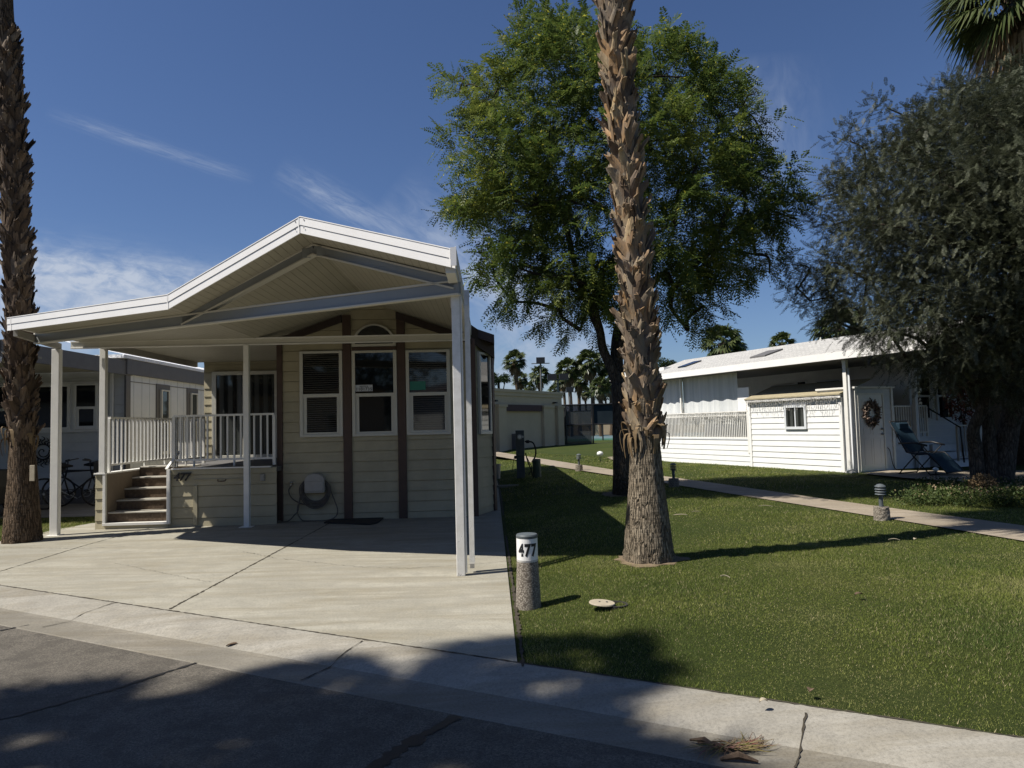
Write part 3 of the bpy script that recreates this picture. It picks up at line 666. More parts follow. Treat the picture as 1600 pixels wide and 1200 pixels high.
# ================================================================ HOSE AND MAT
hr = fth('hose_reel', 'grey wall mounted hose hanger with a coiled hose below the left front window', 'hose hanger', fx(494), FY-.05, .5)
xc = fx(494); zc = fz(494, 755)
mb = MB(F); pl = []
for k in range(13):
    a = math.pi*k/12; pl.append((xc+.175*math.cos(a), zc+.05+.13*math.sin(a)))
pl += [(xc-.175, zc-.14), (xc-.15, zc-.16), (xc+.15, zc-.16), (xc+.175, zc-.14)]
mb.prism(pl, FY-.16, FY-.03, 'y'); mb.build('cover', M['plastic_grey'], hr, bevel=.012)
mb = MB(F); mb.prism([(xc-.155, zc-.13), (xc+.155, zc-.13), (xc+.155, zc+.03), (xc+.1, zc+.05), (xc-.1, zc+.05), (xc-.155, zc+.03)], FY-.175, FY-.15, 'y'); mb.build('front_door', M['plastic_grey'], hr, bevel=.008)
mb = MB(F)
for i in range(9):
    rx, rz = .20+.012*(i % 3)+.006*i, .21+.022*i*.7; y = FY-.07-.02*(i % 3)
    mb.tube([(xc+rx*math.cos(a), y+.006*math.sin(3*a+i), zc-.10+rz*math.sin(a)*(1 if math.sin(a) < 0 else .6)) for a in np.linspace(0, 2*math.pi, 30)[:-1]], .009, 6, closed=True)
def hosepath(ps, y): return [(fx(p[0]), y, max(.012, fz(p[0], p[1]))) for p in ps]
def smooth(pts, n=6):
    P = [Vector(p) for p in pts]; out = []
    for i in range(len(P)-1):
        p0, p1, p2, p3 = P[max(i-1, 0)], P[i], P[i+1], P[min(i+2, len(P)-1)]
        for k in range(n):
            t = k/n; out.append(.5*((2*p1)+(p2-p0)*t+(2*p0-5*p1+4*p2-p3)*t*t+(3*p1-p0-3*p2+p3)*t**3))
    out.append(P[-1]); return out
for ps, y in (([(457, 758), (452, 766), (457, 778), (470, 786), (482, 788)], FY-.06), ([(476, 757), (470, 778), (467, 797), (462, 803), (452, 813), (440, 818)], FY-.09),
              ([(478, 768), (468, 785), (466, 800), (472, 811), (480, 814), (510, 814), (524, 807), (528, 797), (524, 783), (515, 760)], FY-.08)):
    mb.tube(smooth(hosepath(ps, y)), .010, 8)
mb.tube([(fx(440), FY-.10, .02), (fx(433), FY-.16, .02)], .018, 8)
mb.build('hose', M['hose'], hr, smooth=True)
mb = MB(F); mb.tube([(fx(456), FY-.01, fz(456, 757)), (fx(456), FY-.08, fz(456, 757))], .014, 8).tube([(fx(456), FY-.06, fz(456, 757)+.03), (fx(456), FY-.06, fz(456, 757)+.05)], .03, 8); mb.build('tap', M['metal'], hr)
m_ = MB(F); pm = [g2(506, 818), g2(578, 821), g2(590, 818), g2(600, 810), g2(520, 812)]
pm = [F.loc(Vector((*p, 0))) for p in pm]; m_.prism([(p.x, p.y) for p in pm], .004, .026)
o = m_.build('door_mat', M['rubber'], None, bevel=.004, loc=F.M @ pm[0]); tag(o, 'dark brown rubber mat lying on the concrete under the middle window', 'mat')
# ================================================================ NEIGHBOUR ON THE LEFT
NF = Frame(*(F.M @ Vector((0, 0, 0))), F.yaw)
ny = 17.3; nx = NF.plane(195, 700, ny)[0]
nh = thing('neighbour_home', 'grey and white park home with slate trim, partly hidden behind the left palm', 'home', NF.M @ Vector((nx, ny, 0)), F.yaw)
SF = Frame(*(NF.M @ Vector((nx, ny, 0))), F.yaw+R(90))      # side wall frame: local x goes back, -y faces right
mb = MB(NF); mb.siding(nx-11, nx, .35, 3.2, y=ny, e=.22); mb.box(nx-11, nx-.012, ny+.01, ny+16, .3, 3.3); mb.build('wall', M['grey_siding'], nh)
mb = MB(SF); mb.box(0, 16, -.004, .02, .35, 3.35)
for i in range(1, 40): mb.box(i*.406-.006, i*.406+.006, -.012, .0, .35, 3.3)
mb.build('side_wall', M['greywhite'], nh)
mb = MB(SF); mb.box(-.05, 16, -.02, -.0045, 2.88, 2.895); mb.build('seam_strip', M['slate'], nh)
mb = MB(NF); mb.box(nx-11, nx+.02, ny-.05, ny, .0, .34).box(nx-.005, nx+.03, ny, ny+16, .0, .34); mb.build('skirting', M['slate'], nh)
mb = MB(SF); mb.box(-.1, 16.3, -.10, -.03, 3.05, 3.42).box(-.05, .16, -.05, -.005, .35, 3.2); mb.build('slate_trim', M['slate'], nh)
mb = MB(NF); mb.prism([(ny-.3, 3.42), (ny+16.5, 3.42), (ny+16.5, 3.5), (ny-.3, 3.5)], nx-11, nx+.12, 'x')
mb.add([(nx+.12, ny-.3, 3.5), (nx+.12, ny+16.5, 3.5), (nx-3, ny+16.5, 4.25), (nx-3, ny-.3, 4.25)], [(0, 1, 2, 3)]); mb.build('roof', M['foil'], nh)
wx = [(243, 264), (291, 308)]
def sx(px): # side wall local x from pixel
    return SF.plane(px, 640, 0)[0]
for a, b in wx:
    z1 = SF.plane((a+b)/2, 601 if a < 270 else 607, 0)[1]; z0 = .95
    m = MB(SF); m.box(sx(a), sx(b), -.03, -.005, z0, z1); m.build('window_trim', M['slate'], nh)
    hung_window(nh, SF, sx(a)+.18, sx(b)-.12, z0+.1, z1-.14, -.031, 'curtain_glass', .5)
# carport in front of the neighbour home
mb = MB(NF); zs = 3.02; y0 = ny-4.3
mb.box(nx-11, nx-.0, y0, ny-.06, zs+.1, zs+.14); nc = mb
o = nc.build('awning_ceiling', M['soffit'], nh)
pL = NF.plane(0, 562, y0); pR = NF.plane(190, 577, ny-2)
mb = MB(NF); mb.bar((nx+.05, ny+.2, 3.2), (nx-.05, y0, 3.2), .05, .34).bar((nx-11, y0, 3.2), (nx-.05, y0, 3.2), .06, .34); mb.build('awning_fascia', M['slate'], nh)
mb = MB(NF); mb.bar((nx-11, y0-.06, 3.0), (nx+.0, y0-.06, 3.0), .08, .10); mb.build('gutter', M['greywhite'], nh)
pw = lambda px: NF.plane(px, 640, ny)[0]
zt, zb_ = NF.plane(80, 601, ny)[1], NF.plane(80, 672, ny)[1]
mb = MB(NF); mb.box(pw(-60), pw(158), ny-.05, ny-.02, zb_-.06, zt+.05); mb.build('window_surround', M['greywhite'], nh)
hung_window(nh, NF, pw(118), pw(156), zb_, zt, ny-.05, 'dark_glass', .53, 'greywhite')
mb = MB(NF); a, b = pw(52), pw(112); f_ = .06
mb.box(a, a+f_, ny-.09, ny-.05, zb_, zt).box(b-f_, b, ny-.09, ny-.05, zb_, zt).box(a+f_, b-f_, ny-.09, ny-.05, zt-f_, zt).box(a+f_, b-f_, ny-.09, ny-.05, zb_, zb_+f_)
w = mb.build('window_frame', M['greywhite'], nh); mb = MB(NF); mb.box(a+f_, b-f_, ny-.07, ny-.06, zb_+f_, zt-f_); mb.build('pane', M['dark_glass'], w)
hung_window(nh, NF, pw(-30), pw(48), zb_, zt, ny-.05, 'dark_glass', .53, 'greywhite')
mb = MB(NF); x = NF.plane(184, 566, ny-.1)[0]; z = NF.plane(184, 569, ny-.1)[1]; mb.box(x-.08, x+.06, ny-.25, ny-.1, z-.08, z+.1); mb.build('flood_light', M['greywhite'], nh, bevel=.01)
mb = MB(NF); mb.box(nx-.30, nx-.24, ny-.12, ny-.06, 0, 3.1); mb.build('downspout', M['greywhite'], nh)
# sun ornament
sc_ = NF.plane(67, 706, ny-.06); sx0, sz0 = sc_
so = thing('sun_ornament', 'black metal sun wall ornament with wavy rays, on the grey wall beside the left palm', 'ornament', NF.M @ Vector((sx0, ny-.06, sz0)), F.yaw)
mb = MB(NF)
for k in range(20):
    a = 2*math.pi*k/20; L0, L1 = .19, .37 if k % 2 else .34
    mb.tube([(sx0+math.cos(a+.14*math.sin(t*7))*(L0+(L1-L0)*t), ny-.06, sz0+math.sin(a+.14*math.sin(t*7))*(L0+(L1-L0)*t)) for t in np.linspace(0, 1, 9)], [.014]*6+[.012, .009, .005], 6)
mb.build('ray', M['black'], so, smooth=True)
mb = MB(NF)
mb.tube([(sx0+.18*math.cos(a), ny-.06, sz0+.18*math.sin(a)) for a in np.linspace(0, 2*math.pi, 32)[:-1]], .016, 6, closed=True)
mb.tube([(sx0+(.02+.021*a)*math.cos(a), ny-.07, sz0+(.02+.021*a)*math.sin(a)) for a in np.linspace(0, 6.6, 40)], .013, 6)
mb.build('spiral', M['black'], so, smooth=True)
# bicycles
def make_bike(label, P0, yaw, group):
    bf = Frame(P0.x, P0.y, 0.0, yaw); th = thing('bicycle', label, 'bicycle', P0, yaw, group=group)
    for wx_ in (-.52, .52):
        m = MB(bf); m.tube([(wx_+.33*math.cos(a), 0, .345+.33*math.sin(a)) for a in np.linspace(0, 2*math.pi, 33)[:-1]], .02, 6, closed=True)
        wo = m.build('wheel', M['rubber'], th, smooth=True)
        m = MB(bf); m.tube([(wx_, -.04, .345), (wx_, .04, .345)], .025, 8)
        for k in range(16):
            a = 2*math.pi*k/16; m.tube([(wx_, 0, .345), (wx_+.31*math.cos(a), 0, .345+.31*math.sin(a))], .002, 3, cap=False)
        m.build('spokes', M['metal'], wo)
    m = MB(bf); bb = (-.05, 0, .3); st = (-.18, 0, .80); hd = (.36, 0, .82); hb = (.40, 0, .66)
    for a, b, r in ((bb, st, .017), (st, hd, .016), (bb, hb, .019), (hd, hb, .02), (bb, (-.52, .05, .345), .01), (st, (-.52, .05, .345), .009), (hb, (.52, .04, .345), .013), (hd, (.34, 0, 1.02), .012)): m.tube([a, b], r, 8)
    m.build('frame', M['black'], th, smooth=True)
    m = MB(bf); m.tube(smooth([(.22, -.33, 1.07), (.33, -.2, 1.05), (.36, 0, 1.02), (.33, .2, 1.05), (.22, .33, 1.07)]), .013, 8); m.build('handlebar', M['black'], th, smooth=True)
    m = MB(bf); m.tube([(-.38, 0, .93), (-.28, 0, .95), (-.12, 0, .94), (.02, 0, .93)], [.03, .07, .05, .02], 8); m.tube([(-.22, 0, .93), st], .012, 6); m.build('saddle', M['rubber'], th, smooth=True)
    m = MB(bf); m.box(.42, .66, -.15, .15, .78, 1.0); m.build('basket', M['black'], th)
    m = MB(bf); m.tube([(-.05+.09*math.cos(a), .05, .3+.09*math.sin(a)) for a in np.linspace(0, 2*math.pi, 17)[:-1]], .008, 5, closed=True).bar((-.05, .07, .3), (.1, .07, .2), .02, .012).bar((-.05, -.07, .3), (-.2, -.07, .4), .02, .012); m.build('crank', M['metal'], th)
    return th
make_bike('black bicycle parked nearest to the tall white carport post', W(112, 790, 15.9).xy.to_3d(), R(28), 'bicycles by the neighbour home')
make_bike('black bicycle standing closest to the porch stairs, with handlebar turned away', W(132, 790, 16.35).xy.to_3d(), R(196), 'bicycles by the neighbour home')
# parked car at the far left
cpz = W(-40, 790, 14.9); cf = Frame(cpz.x, cpz.y, 0, R(96))
car = thing('parked_car', 'black car parked at the left edge with only its wheel arch in view', 'car', cpz.xy.to_3d(), R(96))
mb = MB(cf); sec = [(-3.9, .35, .75, .82), (-3.4, .28, .98, .88), (-2.5, .25, 1.02, .9), (-1.0, .25, 1.0, .9), (.1, .26, .92, .88), (.6, .3, .78, .8)]
vs = []
for x, z0, z1, hw in sec: vs += [(x, -hw, z0), (x, -hw*1.02, (z0+z1)/2), (x, -hw*.94, z1), (x, hw*.94, z1), (x, hw*1.02, (z0+z1)/2), (x, hw, z0)]
fs = [(i*6+j, i*6+(j+1) % 6, (i+1)*6+(j+1) % 6, (i+1)*6+j) for i in range(len(sec)-1) for j in range(6)]+[(0, 1, 2, 3, 4, 5), tuple(range(len(vs)-1, len(vs)-7, -1))]
mb.add(vs, fs); mb.build('body', M['black'], car, bevel=.03)
mb = MB(cf); mb.add([(-3.2, -.8, .98), (-3.2, .8, .98), (-2.6, .68, 1.45), (-2.6, -.68, 1.45), (-1.5, -.68, 1.47), (-1.5, .68, 1.47), (-.6, .8, .98), (-.6, -.8, .98)], [(0, 1, 2, 3), (3, 2, 5, 4), (4, 5, 6, 7), (0, 3, 4, 7), (1, 6, 5, 2)]); mb.build('cabin_glass', M['dark_glass'], car)
for x in (-3.05, -.05):
    for s in (-1, 1):
        wf = cf.M @ Matrix.Translation((x, s*.84, .335)) @ Matrix.Rotation(R(90), 4, 'X')
        m = MB(); m.F = type('f', (), {'M': wf})(); m.lathe([(.21, -.1), (.30, -.11), (.335, -.08), (.335, .08), (.30, .11), (.21, .1)], 28, cap=False); wo = m.build('wheel', M['rubber'], car)
        m = MB(); m.F = type('f', (), {'M': wf})(); m.lathe([(.03, s*-.02-.03), (.205, -.06), (.205, .06), (.03, .03)], 12, cap=True); m.build('rim', M['chrome'], wo)
# ================================================================ WHITE HOME ON THE RIGHT
ryaw = math.atan2(-.911, .411); gz = .13
RF = Frame(9.0, 18.7, gz, ryaw)
rx = lambda px, y=0: RF.plane(px, 690, y)[0]
rz = lambda px, py, y=0: RF.plane(px, py, y)[1]
rh = thing('white_home', 'long white park home with shaded veranda and pale shingle roof beyond the garden path', 'home', RF.M @ Vector((-4, 0, 0)), ryaw)
LE = -9.2
mb = MB(RF)
mb.siding(LE, rx(1174), -.2, .82, y=0, e=.17, lap=.014)
mb.box(LE, rx(1172), .003, 2.6, -.2, .80)
mb.siding(LE, -.35, .82, 3.05, y=2.6, e=.17); mb.box(LE, -.37, 2.615, 9, -.2, 3.05)
mb.build('wall', M['white_siding'], rh)
mb = MB(RF); mb.box(LE, rx(1174), -.02, .06, .82, .86); mb.box(LE, -.4, .07, 2.58, .79, .815); mb.build('veranda_floor', M['greywhite'], rh)
yo = -.4; ez = 2.98
mb = MB(RF)
xa = RF.plane(1008, 690, yo)[0]; xb = 2.4
mb.box(xa, xb, yo-.03, yo, ez, ez+.20).box(xa-.03, xa, yo, 5.0, ez, ez+.2)
mb.build('eave_fascia', M['white'], rh)
mb = MB(RF)
for (y0, z0, y1, z1) in ((yo, ez+.205, 1.8, 3.86), (1.8, 3.86, 9.2, ez+.1)):
    x0a = xa if y0 < 0 else xa-.3; x1a = xa-.3 if y0 < 0 else xa
    mb.add([(x0a, y0, z0), (xb, y0, z0), (xb, y1, z1), (x1a, y1, z1), (x0a, y0, z0-.05), (xb, y0, z0-.05), (xb, y1, z1-.05), (x1a, y1, z1-.05)], [(0, 1, 2, 3), (7, 6, 5, 4), (0, 4, 5, 1), (1, 5, 6, 2), (2, 6, 7, 3), (3, 7, 4, 0)])
rr_ = mb.build('roof', M['shingle'], rh)
mb = MB(RF); mb.box(xa, xb, yo+.01, 2.59, ez, ez+.03); mb.build('veranda_ceiling', M['slate'], rh)
def onroof(px, y): 
    z = ez+.205+(y-yo)/(1.8-yo)*(3.86-ez-.205); x = RF.plane(px, 560, y)[0]; return x, z
for (p0, p1, nm, mt) in ((1181, 1205, 'skylight', 'slate'), (1067, 1079, 'roof_vent', 'dark_glass')):
    x0, _ = onroof(p0, .5); x1, _ = onroof(p1, .5); z0 = onroof(1100, .25)[1]; z1 = onroof(1100, .95)[1]
    m = MB(RF); m.add([(x0, .25, z0+.05), (x1, .25, z0+.05), (x1+.05, .95, z1+.05), (x0+.05, .95, z1+.05), (x0, .25, z0-.02), (x1, .25, z0-.02), (x1+.05, .95, z1-.02), (x0+.05, .95, z1-.02)], [(0, 1, 2, 3), (0, 4, 5, 1), (1, 5, 6, 2), (2, 6, 7, 3), (3, 7, 4, 0)])
    m.build(nm, M[mt], rr_)
# veranda rail, shades, posts
railing(rh, RF, (LE, .02, 0), (rx(1171), .02, 0), .88, 1.72, 64, w=.03, rail_w=.06)
mb = MB(RF); mb.bar((LE, .02, 1.60), (rx(1171), .02, 1.60), .035, .03); mb.build('mid_rail', M['white_post'], rh)
for a, b in ((LE, rx(1064)), (rx(1064.5), rx(1150))):
    n = 26; m = MB(RF); vs = []
    for i in range(n+1):
        x = a+(b-a)*i/n; y = .16+.02*math.sin(i*1.1)
        sag = .05*math.sin(math.pi*i/n)
        vs += [(x, y, ez), (x, y+.01, 2.2), (x, y-.005, 1.30+sag)]
    m.add(vs, [(i*3+j, i*3+3+j, i*3+4+j, i*3+1+j) for i in range(n) for j in range(2)]); m.build('roller_shade', M['shade'], rh, smooth=True)
mb = MB(RF); mb.box(rx(1150), rx(1168), .14, .17, 1.7, 2.48); mb.build('side_panel', M['white'], rh)
mb = MB(RF); x = rx(1064); mb.box(x-.035, x+.035, .05, .11, .4, ez); mb.build('post', M['white_post'], rh)
mb = MB(RF); x = rx(1171); mb.box(x-.04, x+.04, -.03, .05, .4, 1.75); mb.build('rail_post', M['white_post'], rh)
pxx = RF.plane(1326.5, 690, -.14)[0]
mb = MB(RF); mb.box(pxx-.055, pxx+.055, -.19, -.09, -.05, ez); mb.box(pxx-.11, pxx+.11, -.22, -.06, -.05, .03); mb.build('post', M['white_post'], rh, bevel=.006)
mb = MB(RF); mb.tube([(pxx-.12, -.1, ez-.02), (pxx-.05, -.12, ez-.18), (pxx+.08, -.12, ez-.26), (pxx+.08, -.1, .1), (pxx-.02, -.26, .05)], .028, 8); mb.build('downspout', M['greywhite'], rh, smooth=True)
for a, b, z0, z1 in ((1205, 1240, 1.75, 2.6), (1245, 1262, 1.8, 2.7), (1275, 1315, 1.75, 2.65)):
    xa_, xb_ = RF.plane(a, 600, 2.58)[0], RF.plane(b, 600, 2.58)[0]; hung_window(rh, RF, xa_, xb_, z0, z1, 2.58, 'dark_glass', .5, 'greywhite')
xa_, xb_ = RF.plane(1380, 600, 2.58)[0], 1.6
# tall windows to the right of the store room

# shed section
sh = thing('garden_shed', 'white lap sided shed with small slider window and icicle lights under its tan roof', 'shed', RF.M @ Vector((-2, .3, 0)), ryaw)
s0, s1 = rx(1175), rx(1318, -.05); zt = rz(1320, 620, -.05)
ztl = zt
mb = MB(RF); mb.siding(s0, s1, -.2, zt, y=-.05, e=.17); mb.box(s0, s1, -.045, 1.4, -.2, zt)
mb.build('wall', M['white_siding'], sh)
mb = MB(RF); mb.box(s0-.02, s0+.07, -.085, -.06, -.2, zt).box(s1-.08, s1+.02, -.085, -.06, -.2, zt).box(s0-.05, s1+.06, -.17, -.14, zt-.02, zt+.09); mb.build('corner_trim', M['white'], sh, bevel=.003)
mb = MB(RF); mb.add([(s0-.06, -.19, zt+.095), (s1+.07, -.19, zt+.095), (s1+.07, 1.0, zt+.50), (s0-.06, 1.0, zt+.50), (s0-.06, -.19, zt+.06), (s1+.07, -.19, zt+.06), (s1+.07, 1.0, zt+.46), (s0-.06, 1.0, zt+.46)], [(0, 1, 2, 3), (7, 6, 5, 4), (0, 4, 5, 1), (1, 5, 6, 2), (2, 6, 7, 3), (3, 7, 4, 0)])
mb.build('roof', M['shingle_tan'], sh)
wa, wb_ = rx(1228, -.08), rx(1262, -.08); wz0, wz1 = rz(1245, 670.5, -.08), rz(1245, 633, -.08); f_ = .07
mb = MB(RF); mb.box(wa, wa+f_, -.11, -.055, wz0, wz1).box(wb_-f_, wb_, -.11, -.055, wz0, wz1).box(wa+f_, wb_-f_, -.11, -.055, wz1-f_, wz1).box(wa+f_, wb_-f_, -.11, -.055, wz0, wz0+f_).box((wa+wb_)/2-.02, (wa+wb_)/2+.02, -.10, -.055, wz0+f_, wz1-f_)
w = mb.build('window_frame', M['greywhite'], sh, bevel=.003); mb = MB(RF); mb.box(wa+f_, (wa+wb_)/2-.02, -.085, -.075, wz0+f_, wz1-f_).box((wa+wb_)/2+.02, wb_-f_, -.085, -.075, wz0+f_, wz1-f_); mb.build('pane', M['curtain_glass'], w)
def icicles(name, label, F_, x0, x1, y, z, n, dmax, cl, mat='tin'):
    r_ = random.Random(n); m = MB(F_)
    m.tube([(x0+(x1-x0)*i/30, y, z+.008*math.sin(i*1.9)) for i in range(31)], .005, 4)
    for i in range(n):
        x = x0+(x1-x0)*(i+.5)/n; d = dmax*r_.uniform(.3, 1); pts = [(x+r_.uniform(-.02, .02), y+r_.uniform(-.01, .01), z-d*k/5) for k in range(6)]
        m.tube(pts, .0035, 3, cap=False)
        for p in pts[1:]: m.tube([(p[0], p[1]-.012, p[2]+.012), (p[0]+.012, p[1]-.018, p[2]-.022)], .007, 4)
    o = m.build(name, M['plastic_grey'], None, loc=F_.M @ Vector(((x0+x1)/2, y, z))); tag(o, label, cl); return o
icicles('icicle_lights', 'string of unlit icicle lights hanging from the shed eave around its small window', RF, s0, s1, -.19, zt+.03, 46, .34, 'string lights')
icicles('icicle_lights', 'string of unlit icicle lights tangled in the long veranda railing left of the shed', RF, rx(1068), rx(1168), -.03, 1.70, 34, .42, 'string lights')
# store room with door
st = thing('store_room', 'cream clapboard store room with a white panel door at the corner of the white home', 'store room', RF.M @ Vector((0, .8, 0)), ryaw)
DF = Frame(*(RF.M @ Vector((0, 0, 0))), ryaw+R(90))     # local x = inwards, -y faces us
dxp = lambda px, y=0: DF.plane(px, 690, y)[0]
de = dxp(1397); dzt = DF.plane(1340, 607, 0)[1]
mb = MB(DF); mb.siding(0, de, -.2, dzt, e=.17); mb.box(0, de, .003, 1.2, -.2, dzt); mb.build('wall', M['cream_white'] if 'cream_white' in M else M['greywhite'], st)
mb = MB(DF); mb.box(-.05, de+.05, -.07, 1.22, dzt, dzt+.05).box(-.01, .07, -.035, -.0165, -.2, dzt).box(de-.07, de+.01, -.035, -.0165, -.2, dzt); mb.build('trim', M['white_post'], st, bevel=.003)
d0, d1 = dxp(1343.5), dxp(1380); z0 = .03; z1 = DF.plane(1360, 617, 0)[1]
mb = MB(DF); mb.box(d0-.05, d0, -.05, -.017, z0, z1+.05).box(d1, d1+.05, -.05, -.017, z0, z1+.05).box(d0, d1, -.05, -.017, z1, z1+.05); mb.build('door_frame', M['white_post'], st)
mb = MB(DF); mb.box(d0+.004, d1-.004, -.030, -.018, z0, z1-.004); dr = mb.build('door', M['white'], st)
mb = MB(DF); dw = d1-d0
for u0, u1, v0, v1 in ((.14, .46, .08, .42), (.54, .86, .08, .42), (.14, .46, .47, .78), (.54, .86, .47, .78), (.14, .46, .83, .94), (.54, .86, .83, .94)):
    a, b, c, d = d0+dw*u0, d0+dw*u1, z0+(z1-z0)*v0, z0+(z1-z0)*v1
    for q in ((a, b, c, c+.02), (a, b, d-.02, d), (a, a+.02, c+.02, d-.02), (b-.02, b, c+.02, d-.02)): mb.box(q[0], q[1], -.036, -.030, q[2], q[3])
mb.build('door_panel', M['white'], dr)
mb = MB(DF); xk = d1-.07
for z in (.98, 1.12): mb.tube([(xk, -.03, z), (xk, -.08, z)], .03, 10)
mb.build('handle', M['metal'], dr, smooth=True)
mb = MB(DF); mb.tube(smooth([(de-.33, -.05, .62), (de-.25, -.06, .5), (de-.2, -.07, .2), (de-.12, -.1, .03), (de-.02, -.12, .025)]), .01, 6); o = mb.build('power_cord', M['rubber'], None, loc=DF.M @ Vector((de-.2, -.06, .3)), smooth=True); tag(o, 'black power cord hanging from the outlet beside the wreath door', 'cord')
wc = DF.plane(1362.5, 646, -.07)
wr_V = []
for i in range(900):
    a = rng.uniform(0, 2*math.pi); rr0 = .235+rng.normal(0, .045); c = np.array([wc[0]+rr0*math.cos(a), -.07+rng.normal(0, .02), wc[1]+rr0*math.sin(a)*1.1])
    u = nrm(rng.normal(size=3)); v = nrm(np.cross(u, rng.normal(size=3))); l = .045
    wr_V.append([c-u*l, c+v*l*.45, c+u*l, c-v*l*.45])
wr_V = np.array(wr_V); Mm = np.array(DF.M); wr_V = wr_V @ Mm[:3, :3].T + Mm[:3, 3]
wl = DF.M @ Vector((wc[0], -.07, wc[1])); o = npmesh('wreath', wr_V-np.array(wl), 4, M['wreath']); o.location = wl; tag(o, 'round dried flower wreath hanging on the white panel door', 'wreath')
# end wall of the home with tall windows
mb = MB(DF); mb.siding(2.62, 9, .0, 3.05, y=.36, e=.17); mb.build('end_wall', M['greywhite'], rh)
for a, b in ((2.75, 3.5), (3.7, 4.5), (5.6, 6.5)): hung_window(rh, DF, a, b, 1.3, 2.7, .35, 'dark_glass', .5, 'greywhite')
# porch with stairs right of the store room
pr_ = thing('side_porch', 'low white porch with slatted rail and handrail steps behind the blue lounge chair', 'porch', RF.M @ Vector((0, 3, 0)), ryaw)
mb = MB(DF); mb.siding(de+.02, 3.1, -.2, .86, y=.2, e=.17); mb.box(de+.02, 3.1, .214, .34, -.2, .85); mb.build('skirting', M['greywhite'], pr_)
railing(pr_, DF, (de+.05, .22, 0), (3.1, .22, 0), .98, 1.72, 17, w=.028)
mb = MB(DF); mb.box(2.45, 2.56, .06, .16, 0, 2.97); mb.build('porch_post', M['greywhite'], pr_)
for i in range(4):
    a = MB(DF); a.box(3.2+.0, 4.3, -.1+.28*i-.3, 1.3, .21*i, .21*i+.19); a.build('step', M['greywhite'], pr_)
railing(pr_, DF, (3.15, -.6, 0), (4.6, -.6, 0), .3, 1.15, 9, w=.022, mat='plastic_grey')
mb = MB(DF)
for x in (3.15, 4.4): mb.tube([(x, .8, 1.8), (x, .3, 1.72), (x, -.7, 1.1), (x, -.75, .15)], .022, 8)
mb.build('handrail', M['black'], pr_, smooth=True)
mb = MB(DF); mb.box(4.75, 4.85, -.2, -.1, .0, 2.05); o = mb.build('marker_post', M['white_post'], None, loc=DF.M @ Vector((4.8, -.15, 0))); tag(o, 'short white post standing beyond the handrail of the side porch', 'post')
# lounge chair
ch0 = G(1452, 741, .155); cfm = Frame(ch0.x, ch0.y, .16, R(-62)); cfm.M = cfm.M @ Matrix.Scale(1.13, 4)
lc = thing('lounge_chair', 'dark blue reclining sling lounge chair with black tube frame on the white home patio', 'lounge chair', ch0, R(-62))
def sheet(m, P, w): # sling following points in x,z with width w along y
    n = len(P); m.add([(x, -w/2, z) for x, z in P]+[(x, w/2, z) for x, z in P]+[(x, -w/2, z-.012) for x, z in P]+[(x, w/2, z-.012) for x, z in P], [(i, i+1, n+i+1, n+i) for i in range(n-1)]+[(2*n+i, 3*n+i, 3*n+i+1, 2*n+i+1) for i in range(n-1)])
for nm, P in (('backrest', [(-.62, 1.12), (-.50, .92), (-.38, .68), (-.28, .48)]), ('seat', [(-.27, .46), (-.05, .42), (.16, .45)]), ('footrest', [(.18, .45), (.36, .30), (.54, .08)])):
    m = MB(cfm); sheet(m, P, .58); m.build(nm, M['teal'], lc)
m = MB(cfm)
for s in (-.31, .31):
    m.tube([(-.64, s, 1.14), (-.28, s, .47)], .014, 8).tube([(-.28, s, .47), (.17, s, .46), (.56, s, .07)], .014, 8).tube([(-.45, s, .66), (-.1, s, .68), (.18, s, .62)], .02, 8)
    m.tube([(-.48, s, .0), (.12, s, .62)], .013, 8).tube([(.22, s, .0), (-.36, s, .64)], .013, 8)
for x, z in ((-.64, 1.14), (.56, .07), (-.48, .012), (.22, .012)): m.tube([(x, -.31, z), (x, .31, z)], .013, 8)
m.build('frame', M['black'], lc, smooth=True)
m = MB(cfm); m.box(-.60, -.50, -.16, .16, .96, 1.1); m.build('head_pillow', M['teal'], lc, bevel=.02)
# further building behind the side porch
bf_ = Frame(15.5, 26.0, gz, R(-20)); bb = thing('rear_home', 'pale grey park home with vertical battens, glimpsed between the side porch and the olive trunk', 'home', (15.5, 26, gz), R(-20))
mb = MB(bf_); mb.box(-4.2, 6, 0, 6, -.3, 3.4)
for i in range(25): mb.box(-4.2+i*.406, -4.17+i*.406, -.02, -.001, .9, 3.3)
mb.build('wall', M['greywhite'], bb)
mb = MB(bf_); mb.box(-4.22, 6.1, -.05, -.0, -.3, .85); mb.build('skirting', M['plastic_grey'], bb)
mb = MB(bf_); mb.box(-4.5, 6.3, -.4, 6.3, 3.4, 3.6); mb.build('roof', M['slate'], bb)
hung_window(bb, bf_, -3.3, -2.4, 1.3, 2.7, 0, 'dark_glass', .5, 'white'); hung_window(bb, bf_, -.3, .6, 1.3, 2.7, -.02, 'dark_glass', .5, 'white')
tb = W(1572, 700, 20.5); tf = Frame(tb.x, 20.5, gz, R(8)); bt = thing('tan_carport_home', 'tan stucco building at the right edge behind the olive tree', 'building', (tb.x, 20.5, gz), R(8))
mb = MB(tf); mb.box(0, 9, 0, 6, -.3, 2.5); mb.build('wall', M['stucco_tan'], bt); mb = MB(tf); mb.box(.01, 9, -.03, -.001, -.3, .35); mb.build('plinth', M['slate'], bt)
mb = MB(tf); mb.box(-.3, 9.3, -.4, 6.3, 2.5, 2.75); mb.build('roof', M['greywhite'], bt)
